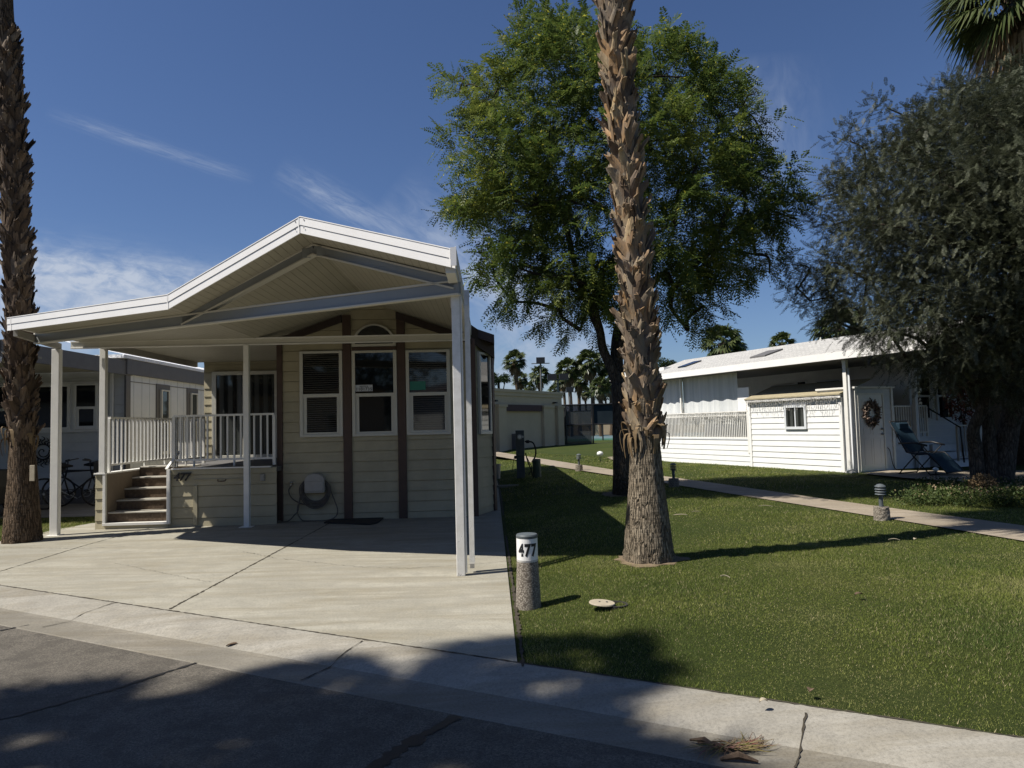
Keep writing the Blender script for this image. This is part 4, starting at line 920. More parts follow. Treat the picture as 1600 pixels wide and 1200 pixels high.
# small roof corner left of the palm
ap = W(963, 592, 30); af = Frame(ap.x, 30, gz, ryaw)
aw = thing('carport_cover', 'narrow white roof corner of the far carport, showing left of the central palm', 'carport', (ap.x, 30, gz), ryaw)
mb = MB(af); mb.box(-.2, 3.6, -.2, 2.4, 3.22, 3.5); mb.build('roof', M['white'], aw)
mb = MB(af); mb.box(.35, .45, .1, .2, 0, 3.2).box(3.3, 3.4, .1, .2, 0, 3.2); mb.build('post', M['plastic_grey'], aw)
# ================================================================ BEIGE HALL AND COURT
p0, p1 = G(770, 702, .19), G(877, 697.5, .02); yaw_ = math.atan2(50-42, (877-800)/1109*50-(770-800)/1109*42)
bfz = Frame((770-800)/1109*42, 42, 0, yaw_); Lb = math.hypot(8, (877-800)/1109*50-(770-800)/1109*42)
bh = thing('beige_hall', 'low beige stucco hall with pilasters and a dark maroon recess panel behind the lawn', 'building', (bfz.M @ Vector((0, 0, 0))), yaw_)
mb = MB(bfz); mb.box(-8, Lb, 0, 10, -.3, 3.62); mb.build('wall', M['stucco'], bh)
mb = MB(bfz); mb.box(-8, Lb+.12, -.12, 10.1, 3.62, 3.80).box(-8, Lb+.06, -.06, 0, 3.40, 3.62)
mb.build('parapet', M['stucco'], bh)
bx_ = lambda px: bfz.plane(px, 660, 0)[0]
for a, b in ((775, 787), (846, 861), (868, 877)):
    mb = MB(bfz); mb.box(bx_(a), bx_(b), -.22, 0, -.2, 2.85).box(bx_(a)-.08, bx_(b)+.08, -.28, 0, 2.7, 2.85)
    mb.build('pilaster', M['stucco'], bh)
mb = MB(bfz); mb.box(bx_(787), bx_(844), -.18, -.001, 2.45, 2.85); mb.build('recess_panel', M['maroon'], bh)
mb = MB(bfz)
for px in (771, 865): mb.box(bx_(px)-.1, bx_(px)+.1, -.3, -.0, 3.0, 3.1)
mb.build('wall_light', M['black'], bh)
mb = MB(bfz); mb.box(bx_(799), bx_(805), -.5, 0, .1, 1.05); mb.build('meter_cabinet', M['slate'], bh)
# court
yc = 51
t = NT('court_mesh'); tr = t.n.new('ShaderNodeBsdfTransparent'); mx = t.n.new('ShaderNodeMixShader'); mx.inputs[0].default_value = .22
t.fin((.05, .06, .065), .8, .2); t.l.new(t.b.outputs[0], mx.inputs[1]); t.l.new(tr.outputs[0], mx.inputs[2]); t.l.new(mx.outputs[0], t.out.inputs[0]); M['chain'] = t.m
cx0 = W(877, 690, yc).x; cx1 = W(1060, 690, yc).x
fe = thing('court_fence', 'tall dark post and mesh fence around the tennis court, with navy windscreen on its right', 'fence', ((cx0+cx1)/2, yc, 0))
mb = MB()
pxs = [885, 927, 969, 1011, 1053]
for px in pxs: x = W(px, 690, yc).x; mb.tube([(x, yc, -.2), (x, yc, 2.95)], .06, 8)
mb.tube([(cx0, yc, 2.93), (cx1, yc, 2.93)], .05, 8).tube([(cx0, yc, 1.5), (cx1, yc, 1.5)], .045, 8).tube([(cx0, yc, .12), (cx1, yc, .12)], .04, 8)
mb.build('fence_frame', M['black'], fe)
mb = MB(); mb.box(cx0, W(927, 690, yc).x-.08, yc+.06, yc+.065, .1, 2.9); mb.build('mesh_panel', M['chain'], fe)
mb = MB(); mb.box(W(928, 690, yc).x+.06, cx1, yc+.06, yc+.07, 1.45, 2.95); mb.build('windscreen', M['screen'], fe)
mb = MB(); mb.add([(cx0-6, 50.6, -.0), (40, 50.6, -.0), (40, 95, -.0), (cx0-6, 95, -.0)], [(0, 1, 2, 3)]); o = struct(mb.build('tennis_court', M['court']))
mb = MB(); mb.add([(cx0-6, 56, .01), (40, 56, .01), (40, 72, .01), (cx0-6, 72, .01)], [(0, 1, 2, 3)]); struct(mb.build('court_playing_surface', M['court_green']))
yw = 96; wl_ = thing('court_back_wall', 'long pale grey wall at the far end of the tennis court', 'wall', (10, yw, 0)); mb = MB(); mb.box(0, 45, yw, yw+.3, -.3, 3.2); mb.build('wall', M['stucco'], wl_)
mb = MB(); mb.box(-.05, 45.05, yw-.05, yw+.35, 3.2, 3.3); mb.build('coping', M['stucco'], wl_)
tn = thing('net_post', 'thin dark net post standing on the tennis court', 'post', (W(942, 680, 60).x, 60, 0)); mb = MB(); x = W(942, 680, 60).x; mb.tube([(x, 60, 0), (x, 60, 1.5)], .06, 8).box(x-.12, x+.12, 59.9, 60.1, 0, .04); mb.build('post', M['black'], tn)
# floodlight poles
def flood(label, px, pyt, Y, n=2):
    top = W(px, pyt, Y); th = thing('floodlight_pole', label, 'light pole', (top.x, Y, 0), group='court floodlights')
    m = MB(); m.tube([(top.x, Y, 0), (top.x, Y, top.z)], [.13, .08], 8); m.build('pole', M['slate'], th)
    for k in range(n):
        m = MB(); x = top.x+(k-(n-1)/2)*1.1; m.box(x-.42, x+.42, Y-.5, Y+.1, top.z-.1, top.z+.45); m.build('lamp_head', M['black'], th)
    m = MB(); m.bar((top.x-.9, Y, top.z-.12), (top.x+.9, Y, top.z-.12), .08, .08); m.build('cross_arm', M['slate'], th)
flood('tall floodlight pole with a single head above the beige hall roof', 844.5, 566, 70, 1)
flood('floodlight pole with two heads at the right corner of the beige hall', 871.5, 592, 66, 2)
flood('slim floodlight pole between the far palms, lower than the one beside the hall', 890, 611, 85, 1)
# ================================================================ PALMS
def fan_crown(C, Lp, Ls, nf, nseg, r_, emin=-50, emax=80, wf=1.0, droop=.35):
    V = []
    for f in range(nf):
        ph = f*2.39996+r_.uniform(-.3, .3); u = (f+.5)/nf; el = R(emax+(emin-emax)*u**.9+r_.uniform(-8, 8))
        d = np.array([math.cos(ph)*math.cos(el), math.sin(ph)*math.cos(el), math.sin(el)]); s = nrm(np.cross(d, [0, 0, 1.0])); n_ = np.cross(s, d)
        roll = r_.uniform(-.7, .7); s, n_ = s*math.cos(roll)+n_*math.sin(roll), n_*math.cos(roll)-s*math.sin(roll)
        hub = C+d*Lp*r_.uniform(.8, 1.1)+np.array([0, 0, -.12*Lp*math.cos(el)]); w = .025*Ls
        V.append([C-s*w, C+s*w, hub+s*w*.6, hub-s*w*.6])
        L_ = Ls*r_.uniform(.85, 1.1)
        for j in range(nseg):
            th = R(-105+210*(j+.5)/nseg); dr = d*math.cos(th)+s*math.sin(th); l = L_*(.72+.28*math.cos(th))*r_.uniform(.9, 1.08)
            sd = nrm(np.cross(dr, n_)); wi = l*math.sin(R(105/nseg))*.55*wf
            fold = n_*(.03*Ls*(1 if j % 2 else -1))
            m = hub+dr*l*.58+fold*.5; tip = m+dr*l*.40+np.array([0, 0, -droop*l*r_.uniform(.5, 1.3)])
            V.append([hub, m-sd*wi*1.15, m+fold, m+sd*wi*1.15]); V.append([m-sd*wi*1.15, tip-sd*wi*.12, tip+sd*wi*.12, m+sd*wi*1.15])
    return np.array(V)
def quad_boots(cent, rad, z0, z1, rows, per, size, r_, spread=1.0, out=1.0):
    """leaf bases wrapped round the trunk; returns verts, faces"""
    vs, fs = [], []; NU, NV = 4, 4
    for i in range(rows):
        z = z0+(z1-z0)*i/rows
        for k in range(per):
            ph = 2*math.pi*(k+.5*(i % 2))/per+i*.11+r_.uniform(-.25, .25); zz = z+r_.uniform(-.07, .07)
            c = cent(zz); rr = rad(zz); rd = Vector((math.cos(ph), math.sin(ph), 0)); tg = Vector((-math.sin(ph), math.cos(ph), 0))
            tilt = (r_.uniform(.05, .75))*(1 if r_.random() < .5 else -1)*spread; up = Vector((0, 0, 1))*math.cos(tilt)+tg*math.sin(tilt); ac = tg*math.cos(tilt)-Vector((0, 0, 1))*math.sin(tilt)
            L = size*r_.uniform(.7, 1.45); w = size*r_.uniform(.16, .30); fl = size*(r_.uniform(.04, .24) if r_.random() < .85 else r_.uniform(.25, .5))*out; curl = r_.uniform(.0, .9)
            n0 = len(vs); tipc = [r_.uniform(-.22, .12) for _ in range(NU+1)]
            for v in range(NV+1):
                t = v/NV; wv = w*(1.15-.55*t)
                for u in range(NU+1):
                    q = u/NU*2-1
                    p = c+rd*(rr*.93+fl*t**1.4-(.10*size)*curl*q*q+.02*size*(1-q*q))+up*(L*(t+(tipc[u] if v == NV else 0)))+ac*(wv*q)
                    vs.append(p)
            for v in range(NV):
                for u in range(NU): a = n0+v*(NU+1)+u; fs.append((a, a+1, a+NU+2, a+NU+1))
    return vs, fs
def palm(name, label, path, radii, zb0, zb1, rows, per, size, bark, seed, boots='boots', crown=None, extra_top=None, group='fan palms with rough leaf bases'):
    """path: list of (x,y,z) trunk points; radii at those points"""
    r_ = random.Random(seed); Pz = [p.z for p in path]
    def itp(z, arr):
        if z <= Pz[0]: return arr[0]
        for a in range(len(Pz)-1):
            if z <= Pz[a+1]: t = (z-Pz[a])/(Pz[a+1]-Pz[a]); return arr[a]+(arr[a+1]-arr[a])*t
        return arr[-1]
    cent = lambda z: Vector((*itp(z, path).xy, z)); rad = lambda z: itp(z, radii)
    th = thing(name, label, 'palm tree', path[0], group=group)
    m = MB(); zs = []; z = Pz[0]-.1
    while z < Pz[-1]: zs.append(z); z += .022 if z < zb0+.1 else .2
    n = 48; vs = []
    for z in zs:
        c, rr = cent(z), rad(z)
        for k in range(n):
            a = 2*math.pi*k/n; q = rr*(1+.006*math.sin(z*130+math.sin(a*3)*2.3)+.02*math.sin(a*5+z*1.3)+r_.uniform(-.008, .008)+.03*math.sin(a*3+1)*math.exp(-(z-Pz[0])*3))
            if z < Pz[0]+.14: q *= 1+.035*math.sin(a*9+2)+r_.uniform(-.02, .02)
            vs.append((c.x+q*math.cos(a), c.y+q*math.sin(a), z))
    m.add(vs, [(i*n+k, i*n+(k+1) % n, (i+1)*n+(k+1) % n, (i+1)*n+k) for i in range(len(zs)-1) for k in range(n)]); m.build('trunk', M[bark], th, smooth=True)
    vs, fs = quad_boots(cent, rad, zb0, zb1, rows, per, size, r_)
    m = MB(); m.add(vs, fs); b = m.build('leaf_bases', M[boots], th); so_ = b.modifiers.new('thick', 'SOLIDIFY'); so_.thickness = .012; so_.offset = 0
    # torn strips hanging at the lower edge of the rough section
    vs, fs = [], []
    for i in range(22):
        a = r_.uniform(0, 2*math.pi); z = zb0+r_.uniform(.02, .22); c = cent(z); rr = rad(z)+.02; L = r_.uniform(.12, .30); w = r_.uniform(.02, .055); o_ = r_.uniform(.01, .09); n0 = len(vs); sw = r_.uniform(-.12, .12)
        for k in range(6):
            t = k/5; rd = Vector((math.cos(a+sw*t*2), math.sin(a+sw*t*2), 0)); tg = Vector((-rd.y, rd.x, 0)); p = c+rd*(rr+o_*math.sin(t*2.4))+Vector((0, 0, .10*math.sin(t*3)-L*t)); ww = w*(1-.75*t)
            vs += [p-tg*ww, p+tg*ww]
        fs += [(n0+2*k, n0+2*k+1, n0+2*k+3, n0+2*k+2) for k in range(5)]
    m = MB(); m.add(vs, fs); b = m.build('torn_strips', M['leaf_dead'], th); so_ = b.modifiers.new('thick', 'SOLIDIFY'); so_.thickness = .006
    if crown:
        top = cent(Pz[-1]); C = np.array([top.x, top.y, Pz[-1]+.1]); V = fan_crown(C, crown[0], crown[1], crown[2], crown[3], r_)
        npmesh('crown', V, 4, M['leaf_palm'], th)
        V = fan_crown(C-np.array([0, 0, .3]), crown[0]*.8, crown[1], crown[2]//4, crown[3], r_, -80, -45, droop=.6); npmesh('dead_fronds', V, 4, M['leaf_dead'], th)
    return th
YP = 7.62; pts = [(1014, 872), (1012, 820), (1010, 760), (1008, 700), (1003, 600), (993, 450), (980, 300), (968, 150), (960, 0), (956, -140), (955, -520)]
path_ = [W(*p, YP) for p in pts]; path_[0].z = .10
hw = [.272, .235, .19, .160, .150, .132, .130, .130, .145, .15, .14]
zb0 = W(1006, 690, YP).z
palm('fan_palm', 'tall fan palm with broad tan leaf bases, on the lawn by the white 477 post', path_, hw, zb0, path_[-1].z, 128, 10, .215, 'palmbark', 3, crown=(1.0, 1.0, 44, 22))
YP = 11.05; pts = [(35, 839), (35, 800), (36, 750), (35, 700), (33, 640), (30, 500), (26, 400), (20, 250), (12, 100), (6, 40), (4, 0), (0, -150), (-2, -420)]
path_ = [W(*p, YP) for p in pts]; path_[0].z = -.0
hw = [.262, .235, .20, .175, .165, .165, .168, .165, .155, .145, .14, .14, .14]
palm('fan_palm', 'tall fan palm with dark shaggy leaf bases at the left edge of the photo', path_, hw, W(33, 690, YP).z, W(8, 55, YP).z, 110, 9, .22, 'palmbark2', 8, 'boots_grey', crown=(1.1, 1.1, 44, 22))
YP = 20.0; pts = [(1600, 640), (1598, 420), (1596, 200), (1592, 100), (1588, -18)]
path_ = [W(*p, YP) for p in pts]; path_[0].z = 0
palm('fan_palm', 'fan palm rising at the top right corner, its crown partly inside the picture', path_, [.3, .26, .27, .32, .34], 3, path_[-1].z, 80, 8, .25, 'palmbark2', 9, 'boots_grey', crown=(1.2, 1.25, 60, 30))
tg = G(54, 750, 0); m = MB(); ct = W(53, 739, 10.9); m.box(ct.x-.035, ct.x+.04, ct.y-.05, ct.y-.03, ct.z-.12, ct.z+.12); o = m.build('name_tag', M['lid'], None, loc=ct, bevel=.004); tag(o, 'small tan plate fixed to the left palm trunk', 'plate')
# background palms, one of each kind copied
def bg_proto(name, label, px, py, Y, sc, seed, hang):
    r_ = random.Random(seed); top = W(px, py, Y); th = thing('distant_palm', label, 'palm tree', (top.x, Y, 0), group='palms on the skyline')
    m = MB(); m.tube([(top.x+.2*math.sin(z*.4), Y, z) for z in np.linspace(0, top.z, 9)], [.36, .30, .27, .26, .25, .25, .27, .32, .36], 8); m.build('trunk', M['palmbark2'], th)
    C = np.array([top.x+.2*math.sin(top.z*.4), Y, top.z]); V = fan_crown(C, 1.1*sc, 1.15*sc, 46, 13, r_, -45, 80, 1.3); npmesh('crown', V, 4, M['leaf_palm'], th)
    V = fan_crown(C-np.array([0, 0, .5]), .6*sc, .95*sc, 16, 9, r_, -85, -55, 1.3, .7); npmesh('dead_fronds', V, 4, M['leaf_dead'], th); return th, top
A_, atop = bg_proto('', 'tallest of the far palms left of the floodlights, standing alone above the beige hall', 806, 563, 100, .92, 21, 1)
B_, btop = bg_proto('', 'far palm with hanging dead fronds, second from the central trunk', 922, 566, 88, .98, 33, 1)
spec = [(814, 592, 105, .72, A_, atop, 'shorter far palm directly beside and below the tallest one above the beige hall'),
        (843, 586, 92, .78, B_, btop, 'far palm whose crown sits behind the single floodlight pole'),
        (826, 606, 110, .62, A_, atop, 'low far palm just above the middle of the beige hall roof'),
        (866, 610, 112, .62, B_, btop, 'small far palm at the right end of the beige hall'),
        (889, 577, 88, .98, A_, atop, 'broad far palm to the right of the two headed floodlight'),
        (880, 592, 96, .75, B_, btop, 'far palm tucked left behind the broad crown'),
        (904, 592, 92, .85, A_, atop, 'far palm filling the gap between the two broad crowns'),
        (940, 577, 100, .6, A_, atop, 'small bright far palm crown right of the one with hanging fronds'),
        (937, 603, 84, .72, B_, btop, 'low far palm over the tennis fence post'),
        (953, 590, 88, .9, A_, atop, 'far palm touching the green tree trunk'),
        (914, 612, 110, .6, B_, btop, 'lowest far palm behind the tennis fence'),
        (1128, 536, 80, 1.3, B_, btop, 'large palm crown above the left half of the white home roof'),
        (1147, 549, 84, .95, A_, atop, 'smaller palm crown leaning out right of the large one above the white roof'),
        (1222, 535, 84, .8, B_, btop, 'single small palm crown peeking over the middle of the white roof'),
        (1316, 512, 55, 1.15, A_, atop, 'palm crown with golden fronds just left of the olive foliage')]
for i, (px, py, Y, sc_, src, st0, lb) in enumerate(spec):
    c = copy_tree(src); top = W(px, py, Y); k = top.z/st0.z; c['label'] = lb
    c.location = (top.x, Y, 0); c.rotation_euler = (0, 0, 1.3*i); c.scale = (sc_, sc_, 1)
    bpy.context.view_layer.update()
    for ch_ in [o for o in bpy.data.objects if o.parent == c]:
        if ch_.name.startswith('trunk'): ch_.scale = (1, 1, k)
        else: ch_.scale = (1, 1, sc_); ch_.location = (0, 0, top.z-st0.z*sc_)
# dark broadleaf trees on the skyline
def blob_leaves(lumps, per_m2, size, r_g, aspect=.4, jitter=.35):
    Vs = []
    for (c, r) in lumps:
        n = max(20, int(per_m2*r*r)); u = nrm(rng.normal(size=(n, 3))); rad = r*rng.uniform(0, 1, (n, 1))**.4; p = np.array(c)+u*rad*np.array([1, 1, .85])
        p += rng.normal(0, jitter*r*.25, (n, 3)); d = nrm(u+rng.normal(0, .8, (n, 3))); s = nrm(np.cross(d, rng.normal(size=(n, 3)))); l = size*rng.uniform(.6, 1.3, (n, 1))
        Vs.append(np.stack([p-d*l, p+s*l*aspect, p+d*l, p-s*l*aspect], 1))
    return np.concatenate(Vs)
def simple_tree(label, px, py, Y, r, seed, cat='tree'):
    c = W(px, py, Y); th = thing('broadleaf_tree', label, cat, (c.x, Y, 0), group='dark trees on the skyline')
    m = MB(); m.tube([(c.x, Y, 0), (c.x, Y, c.z)], [.3, .1], 6).tube([(c.x, Y, c.z*.5), (c.x+r*.6, Y, c.z)], [.1, .04], 5).tube([(c.x, Y, c.z*.6), (c.x-r*.6, Y, c.z*1.02)], [.1, .04], 5); m.build('trunk', M['limb'], th)
    r_ = random.Random(seed); l = [((c.x+r_.uniform(-1, 1)*r*.8, Y+r_.uniform(-.6, .6)*r, c.z+r_.uniform(-.5, .5)*r), r*r_.uniform(.35, .6)) for _ in range(9)]
    npmesh('crown', blob_leaves(l, 330/(r*r)*2.2, .11*r, r_), 4, M['leaf_dark'], th)
simple_tree('dark rounded tree immediately right of the cream home wall, over the hall', 779, 594, 70, 1.1, 4)
simple_tree('dark tree tip over the left end of the white home roof, beside the central palm', 1042, 574, 60, .9, 5)
simple_tree('green tree mass low on the skyline behind the far palms by the green tree', 946, 614, 100, 1.8, 6)
# ================================================================ GREEN PINNATE TREE
def fronds(P, D, L, npair, ll, lw, droop=.25, z_up=None):
    """P,D:(N,3) L:(N,1) compound leaves -> leaflets as rhombi"""
    N = len(P); s = nrm(np.cross(D, np.array([0, 0, 1.0])+rng.normal(0, .35, (N, 3)))); out = []
    w = .0035
    e = P+D*L+np.array([0, 0, -1.0])*droop*L; out.append(np.stack([P-s*w, P+s*w, e+s*w*.5, e-s*w*.5], 1))
    for k in range(npair):
        t = (k+.7)/npair; p = P+D*L*t+np.array([0, 0, -1.0])*droop*L*t*t; f = 1-.55*abs(2*t-1)**2
        for sg in (-1, 1):
            d = nrm(s*sg*.9+D*.42+np.array([0, 0, -.22])+rng.normal(0, .12, (N, 3))); l = ll*f*rng.uniform(.8, 1.15, (N, 1))
            out.append(np.stack([p, p+d*l*.5+D*lw*.5, p+d*l, p+d*l*.5-D*lw*.5], 1))
    return np.concatenate(out)
def shoots(c, r, n, center, per, tw, up=.1):
    """twig bases in a lump, with several leaves along each"""
    u = nrm(rng.normal(size=(n, 3))); p = np.array(c)+u*r*rng.uniform(.0, 1, (n, 1))**.4*np.array([1, 1, .8])
    o = nrm(p-np.array(center)); d = nrm(o*.7+u*.5+rng.normal(0, .45, (n, 3))+np.array([0, 0, up])); Ps, Ds = [], []
    side = nrm(np.cross(d, rng.normal(size=(n, 3))))
    for k in range(per):
        t = k/max(1, per-1); sg = 1 if k % 2 else -1
        Ps.append(p+d*tw*t); Ds.append(nrm(d*(.35+.8*t)+side*sg*.9+rng.normal(0, .25, (n, 3))+np.array([0, 0, -.15])))
    return np.concatenate(Ps), np.concatenate(Ds), p, d
def broad_tree(name, label, base, fork_pts, lumps, center, leaf, n_k, per, tw, L, npair, ll, lw, droop, bark, limb_r, trunk_r, seed, trunks):
    r_ = random.Random(seed); th = thing(name, label, 'tree', base)
    m = MB()
    for pts, rr in trunks: m.tube(smooth(pts, 5), [float(v) for v in np.interp(np.linspace(0, 1, (len(pts)-1)*5+1), np.linspace(0, 1, len(rr)), rr)], 14)
    o = m.build('trunk', M[bark], th, smooth=True)
    m = MB(); nodes = [Vector(p) for p in fork_pts]; r0 = {i: limb_r for i in range(len(nodes))}
    ends = []
    for c, r in sorted(lumps, key=lambda q: (Vector(q[0])-nodes[0]).length):
        c = Vector(c); cands = nodes+ends
        n = min(cands, key=lambda q: (q-c).length*1.0+ (0.9 if q.z > c.z+.2 else 0))
        mid = (n+c)/2+Vector((r_.uniform(-.2, .2), r_.uniform(-.2, .2), r_.uniform(-.05, .25))); dd = (n-nodes[0]).length
        rs = max(.018, limb_r*math.exp(-dd*.35)); m.tube(smooth([n, mid, c], 4), [float(v) for v in np.linspace(rs, max(.012, rs*.5), 9)], 6); ends.append(c)
    fl = []
    for c, r in lumps:
        Ps, Ds, tp, td = shoots(c, r, int(n_k*r*r), center, per, tw)
        for q in range(0, len(tp), 9 if leaf == 'leaf_green' else 26): v0 = Vector(c)+Vector((r_.uniform(-1, 1), r_.uniform(-1, 1), r_.uniform(-.6, .3)))*r*.35; m.tube([v0, v0.lerp(Vector(tp[q]), .5)+Vector((r_.uniform(-.1, .1), r_.uniform(-.1, .1), .06)), tuple(tp[q]), tuple(tp[q]+td[q]*tw)], [.009, .006, .004, .002], 4, cap=False)
        fl.append(fronds(Ps, Ds, L*rng.uniform(.75, 1.25, (len(Ps), 1)), npair, ll, lw, droop))
    m.build('limbs', M['limb'], th, smooth=True)
    npmesh('crown', np.concatenate(fl), 4, M[leaf], th); return th
YG = 14.3
gl = [(850, 95, 70), (772, 150, 45), (722, 140, 22), (700, 128, 14), (785, 235, 60), (735, 215, 26), (862, 195, 75), (940, 110, 75), (1035, 120, 60), (1100, 140, 55), (1160, 170, 32), (1002, 225, 90), (1095, 255, 80), (1165, 295, 48),
      (1205, 330, 44), (1228, 290, 26), (1150, 235, 40), (762, 325, 52), (728, 330, 20), (835, 320, 80), (905, 315, 85), (1050, 350, 85), (1120, 385, 62), (1178, 400, 36), (1205, 425, 16), (815, 415, 55), (768, 405, 30), (880, 430, 62), (950, 410, 60), (1050, 445, 52), (1095, 480, 32), (880, 490, 28), (905, 515, 20), (1078, 515, 16),
      (845, 28, 28), (1030, 62, 26), (885, 45, 30), (800, 470, 16), (1192, 215, 22), (1180, 150, 14), (1245, 345, 12), (930, 470, 40)]
r_ = random.Random(12); lumps = []
for px, py, r in gl:
    for dy in ((0,) if r < 40 else (-1.15, 1.15)):
        p = W(px+r_.uniform(-5, 5), py+r_.uniform(-5, 5), YG+dy*(r/80)+r_.uniform(-.4, .4)); lumps.append((tuple(p), r/1109*YG*.95))
gb = G(976, 772, .13); cg = W(980, 300, YG)
P = lambda px, py, dy=0: W(px, py, YG+dy)
tr = [([Vector((gb.x, gb.y, 0)), P(975, 740), P(973, 690), P(972, 640), P(968, 600)], [.27, .22, .20, .19, .17]),
      ([P(970, 615), P(955, 575), P(942, 545), P(937, 515, -.2), P(925, 470, -.5)], [.13, .10, .09, .08, .06]),
      ([P(970, 615), P(964, 570, .2), P(966, 520, .4), P(985, 440, .5)], [.15, .13, .12, .09]),
      ([P(966, 560, .2), P(985, 500), P(1030, 430)], [.09, .08, .06]), ([P(940, 525), P(905, 440, -.3), P(880, 330, -.6)], [.075, .06, .05])]
broad_tree('green_tree', 'large bright green tree with feathery pinnate leaves behind the central palm', (gb.x, gb.y, .1), [P(985, 440, .5), P(925, 470, -.5), P(1030, 430), P(880, 330, -.6), P(1000, 350), P(950, 330)], lumps, cg, 'leaf_green', 58, 9, .42, .31, 7, .092, .036, .24, 'bark', .085, .2, 12, tr)
# ================================================================ OLIVE TREE
YO = 13.2
ol = [(1500, 190, 60), (1560, 180, 55), (1620, 200, 90), (1440, 215, 40), (1390, 175, 20), (1410, 245, 45), (1330, 225, 26), (1350, 285, 48), (1470, 280, 70), (1560, 290, 85), (1640, 300, 100), (1310, 310, 30), (1300, 355, 30), (1375, 355, 60), (1460, 380, 75), (1560, 400, 90), (1650, 420, 100),
      (1290, 420, 36), (1360, 440, 58), (1440, 470, 65), (1530, 500, 75), (1620, 520, 85), (1265, 470, 24), (1240, 415, 20), (1310, 485, 34), (1395, 520, 42), (1470, 560, 40), (1420, 565, 26), (1345, 520, 22), (1530, 570, 45), (1600, 590, 50), (1500, 140, 26), (1560, 135, 28), (1700, 300, 110), (1720, 450, 110), (1245, 450, 16), (1490, 600, 18), (1590, 160, 30)]
lumps = []
for px, py, r in ol:
    for dy in ((0,) if r < 34 else (-1.3, 1.2) if r < 60 else (-1.8, 0, 1.7)):
        p = W(px+r_.uniform(-6, 6), py+r_.uniform(-6, 6), YO+dy*(r/70)+r_.uniform(-.4, .4)); lumps.append((tuple(p), r/1109*YO*.95))
P = lambda px, py, dy=0: W(px, py, YO+dy)
ob = G(1545, 772, .13)
tr = [([Vector((P(1530, 700).x, YO, 0)), P(1528, 740), P(1524, 700), P(1521, 670, -.1), P(1540, 630, -.2), P(1570, 560, -.3)], [.17, .13, .12, .10, .09, .06]),
      ([Vector((P(1545, 700).x, YO-.1, 0)), P(1548, 740), P(1546, 700), P(1543, 660), P(1525, 625), P(1508, 585, -.2), P(1495, 540, -.3)], [.18, .14, .12, .10, .10, .08, .05]),
      ([Vector((P(1560, 700).x, YO+.05, 0)), P(1566, 745), P(1572, 700), P(1580, 650), P(1592, 600), P(1615, 520, .3)], [.24, .20, .18, .17, .15, .10]),
      ([P(1566, 690), P(1592, 640, -.1), P(1608, 590, -.2), P(1650, 520)], [.14, .13, .12, .08])]
broad_tree('olive_tree', 'big grey green olive tree with several twisting trunks at the right of the flower bed', (ob.x, YO, .1), [P(1570, 560, -.3), P(1495, 540, -.3), P(1610, 520, .3), P(1650, 520)], lumps, W(1580, 420, YO), 'leaf_olive', 330, 4, .32, .20, 9, .046, .015, .10, 'bark', .07, .2, 13, tr)
# ================================================================ TREES ACROSS THE STREET (cast the foreground shade)
KX, KY = .66, .22
def shade_palm(label, tx, ty, h, sc, seed):
    bx_, by_ = tx-KX*h, ty-KY*h; r_ = random.Random(seed); th = thing('street_palm', label, 'palm tree', (bx_, by_, -.1), group='palms across the street')
    m = MB(); m.tube([(bx_, by_, z) for z in np.linspace(-.1, h, 8)], [.28, .2, .17, .16, .16, .16, .17, .2], 10); m.build('trunk', M['palmbark2'], th)
    npmesh('crown', fan_crown(np.array([bx_, by_, h]), .95*sc, 1.0*sc, 46, 18, r_), 4, M['leaf_palm'], th)
g = G(60, 1165, -.08); shade_palm('fan palm across the street, casting the dark patch at the lower left of the road', g.x-.35, g.y-.2, 13, .74, 51)
g = G(850, 1045, 0); shade_palm('fan palm across the street, casting the patch on the driveway corner', g.x-.0, g.y+.0, 14, .52, 52)
g = G(600, 1290, -.08); shade_palm('fan palm across the street, casting the shade in front of the camera', g.x, g.y, 12.5, .95, 53)
g = G(420, 1075, -.08); shade_palm('slender fan palm across the street, casting broken stripes on the gutter', g.x+.2, g.y+.0, 15, .34, 54)
for i, (t_, wd, ht, mt) in enumerate(((-34, 11, 3.4, 'stucco_tan'), (-20, 11, 3.3, 'grey_siding'), (-6, 11, 3.5, 'stucco'), (8, 11, 3.4, 'grey_siding'), (22, 11, 3.3, 'stucco_tan'))):  # unseen homes added to block low sky light and darken window reflections
    o0 = Vector(SP(t_, 13.5, -.12)); OF = Frame(o0.x, o0.y, -.12, math.atan2(TY, TX)+math.pi)
    th = thing('unseen_opposite_home', ['tan', 'pale grey', 'beige', 'grey sided', 'light tan'][i]+' park home across the street, number %s from the left, unseen, added to block low sky light' % ['one', 'two', 'three', 'four', 'five'][i], 'home', o0, OF.yaw, group='unseen homes across the street')
    m = MB(OF); m.box(-wd/2, wd/2, 0, 8, -.2, ht); m.build('wall', M[mt], th)
    m = MB(OF); m.prism([(-wd/2-.5, ht), (wd/2+.5, ht), (0, ht+1.3)], -.6, 8.6, 'y'); m.build('roof', M['dark_brown'], th)
    for k in (-3.4, 0, 3.4): hung_window(th, OF, k-.6, k+.6, 1.1, 2.4, 0, 'dark_glass')
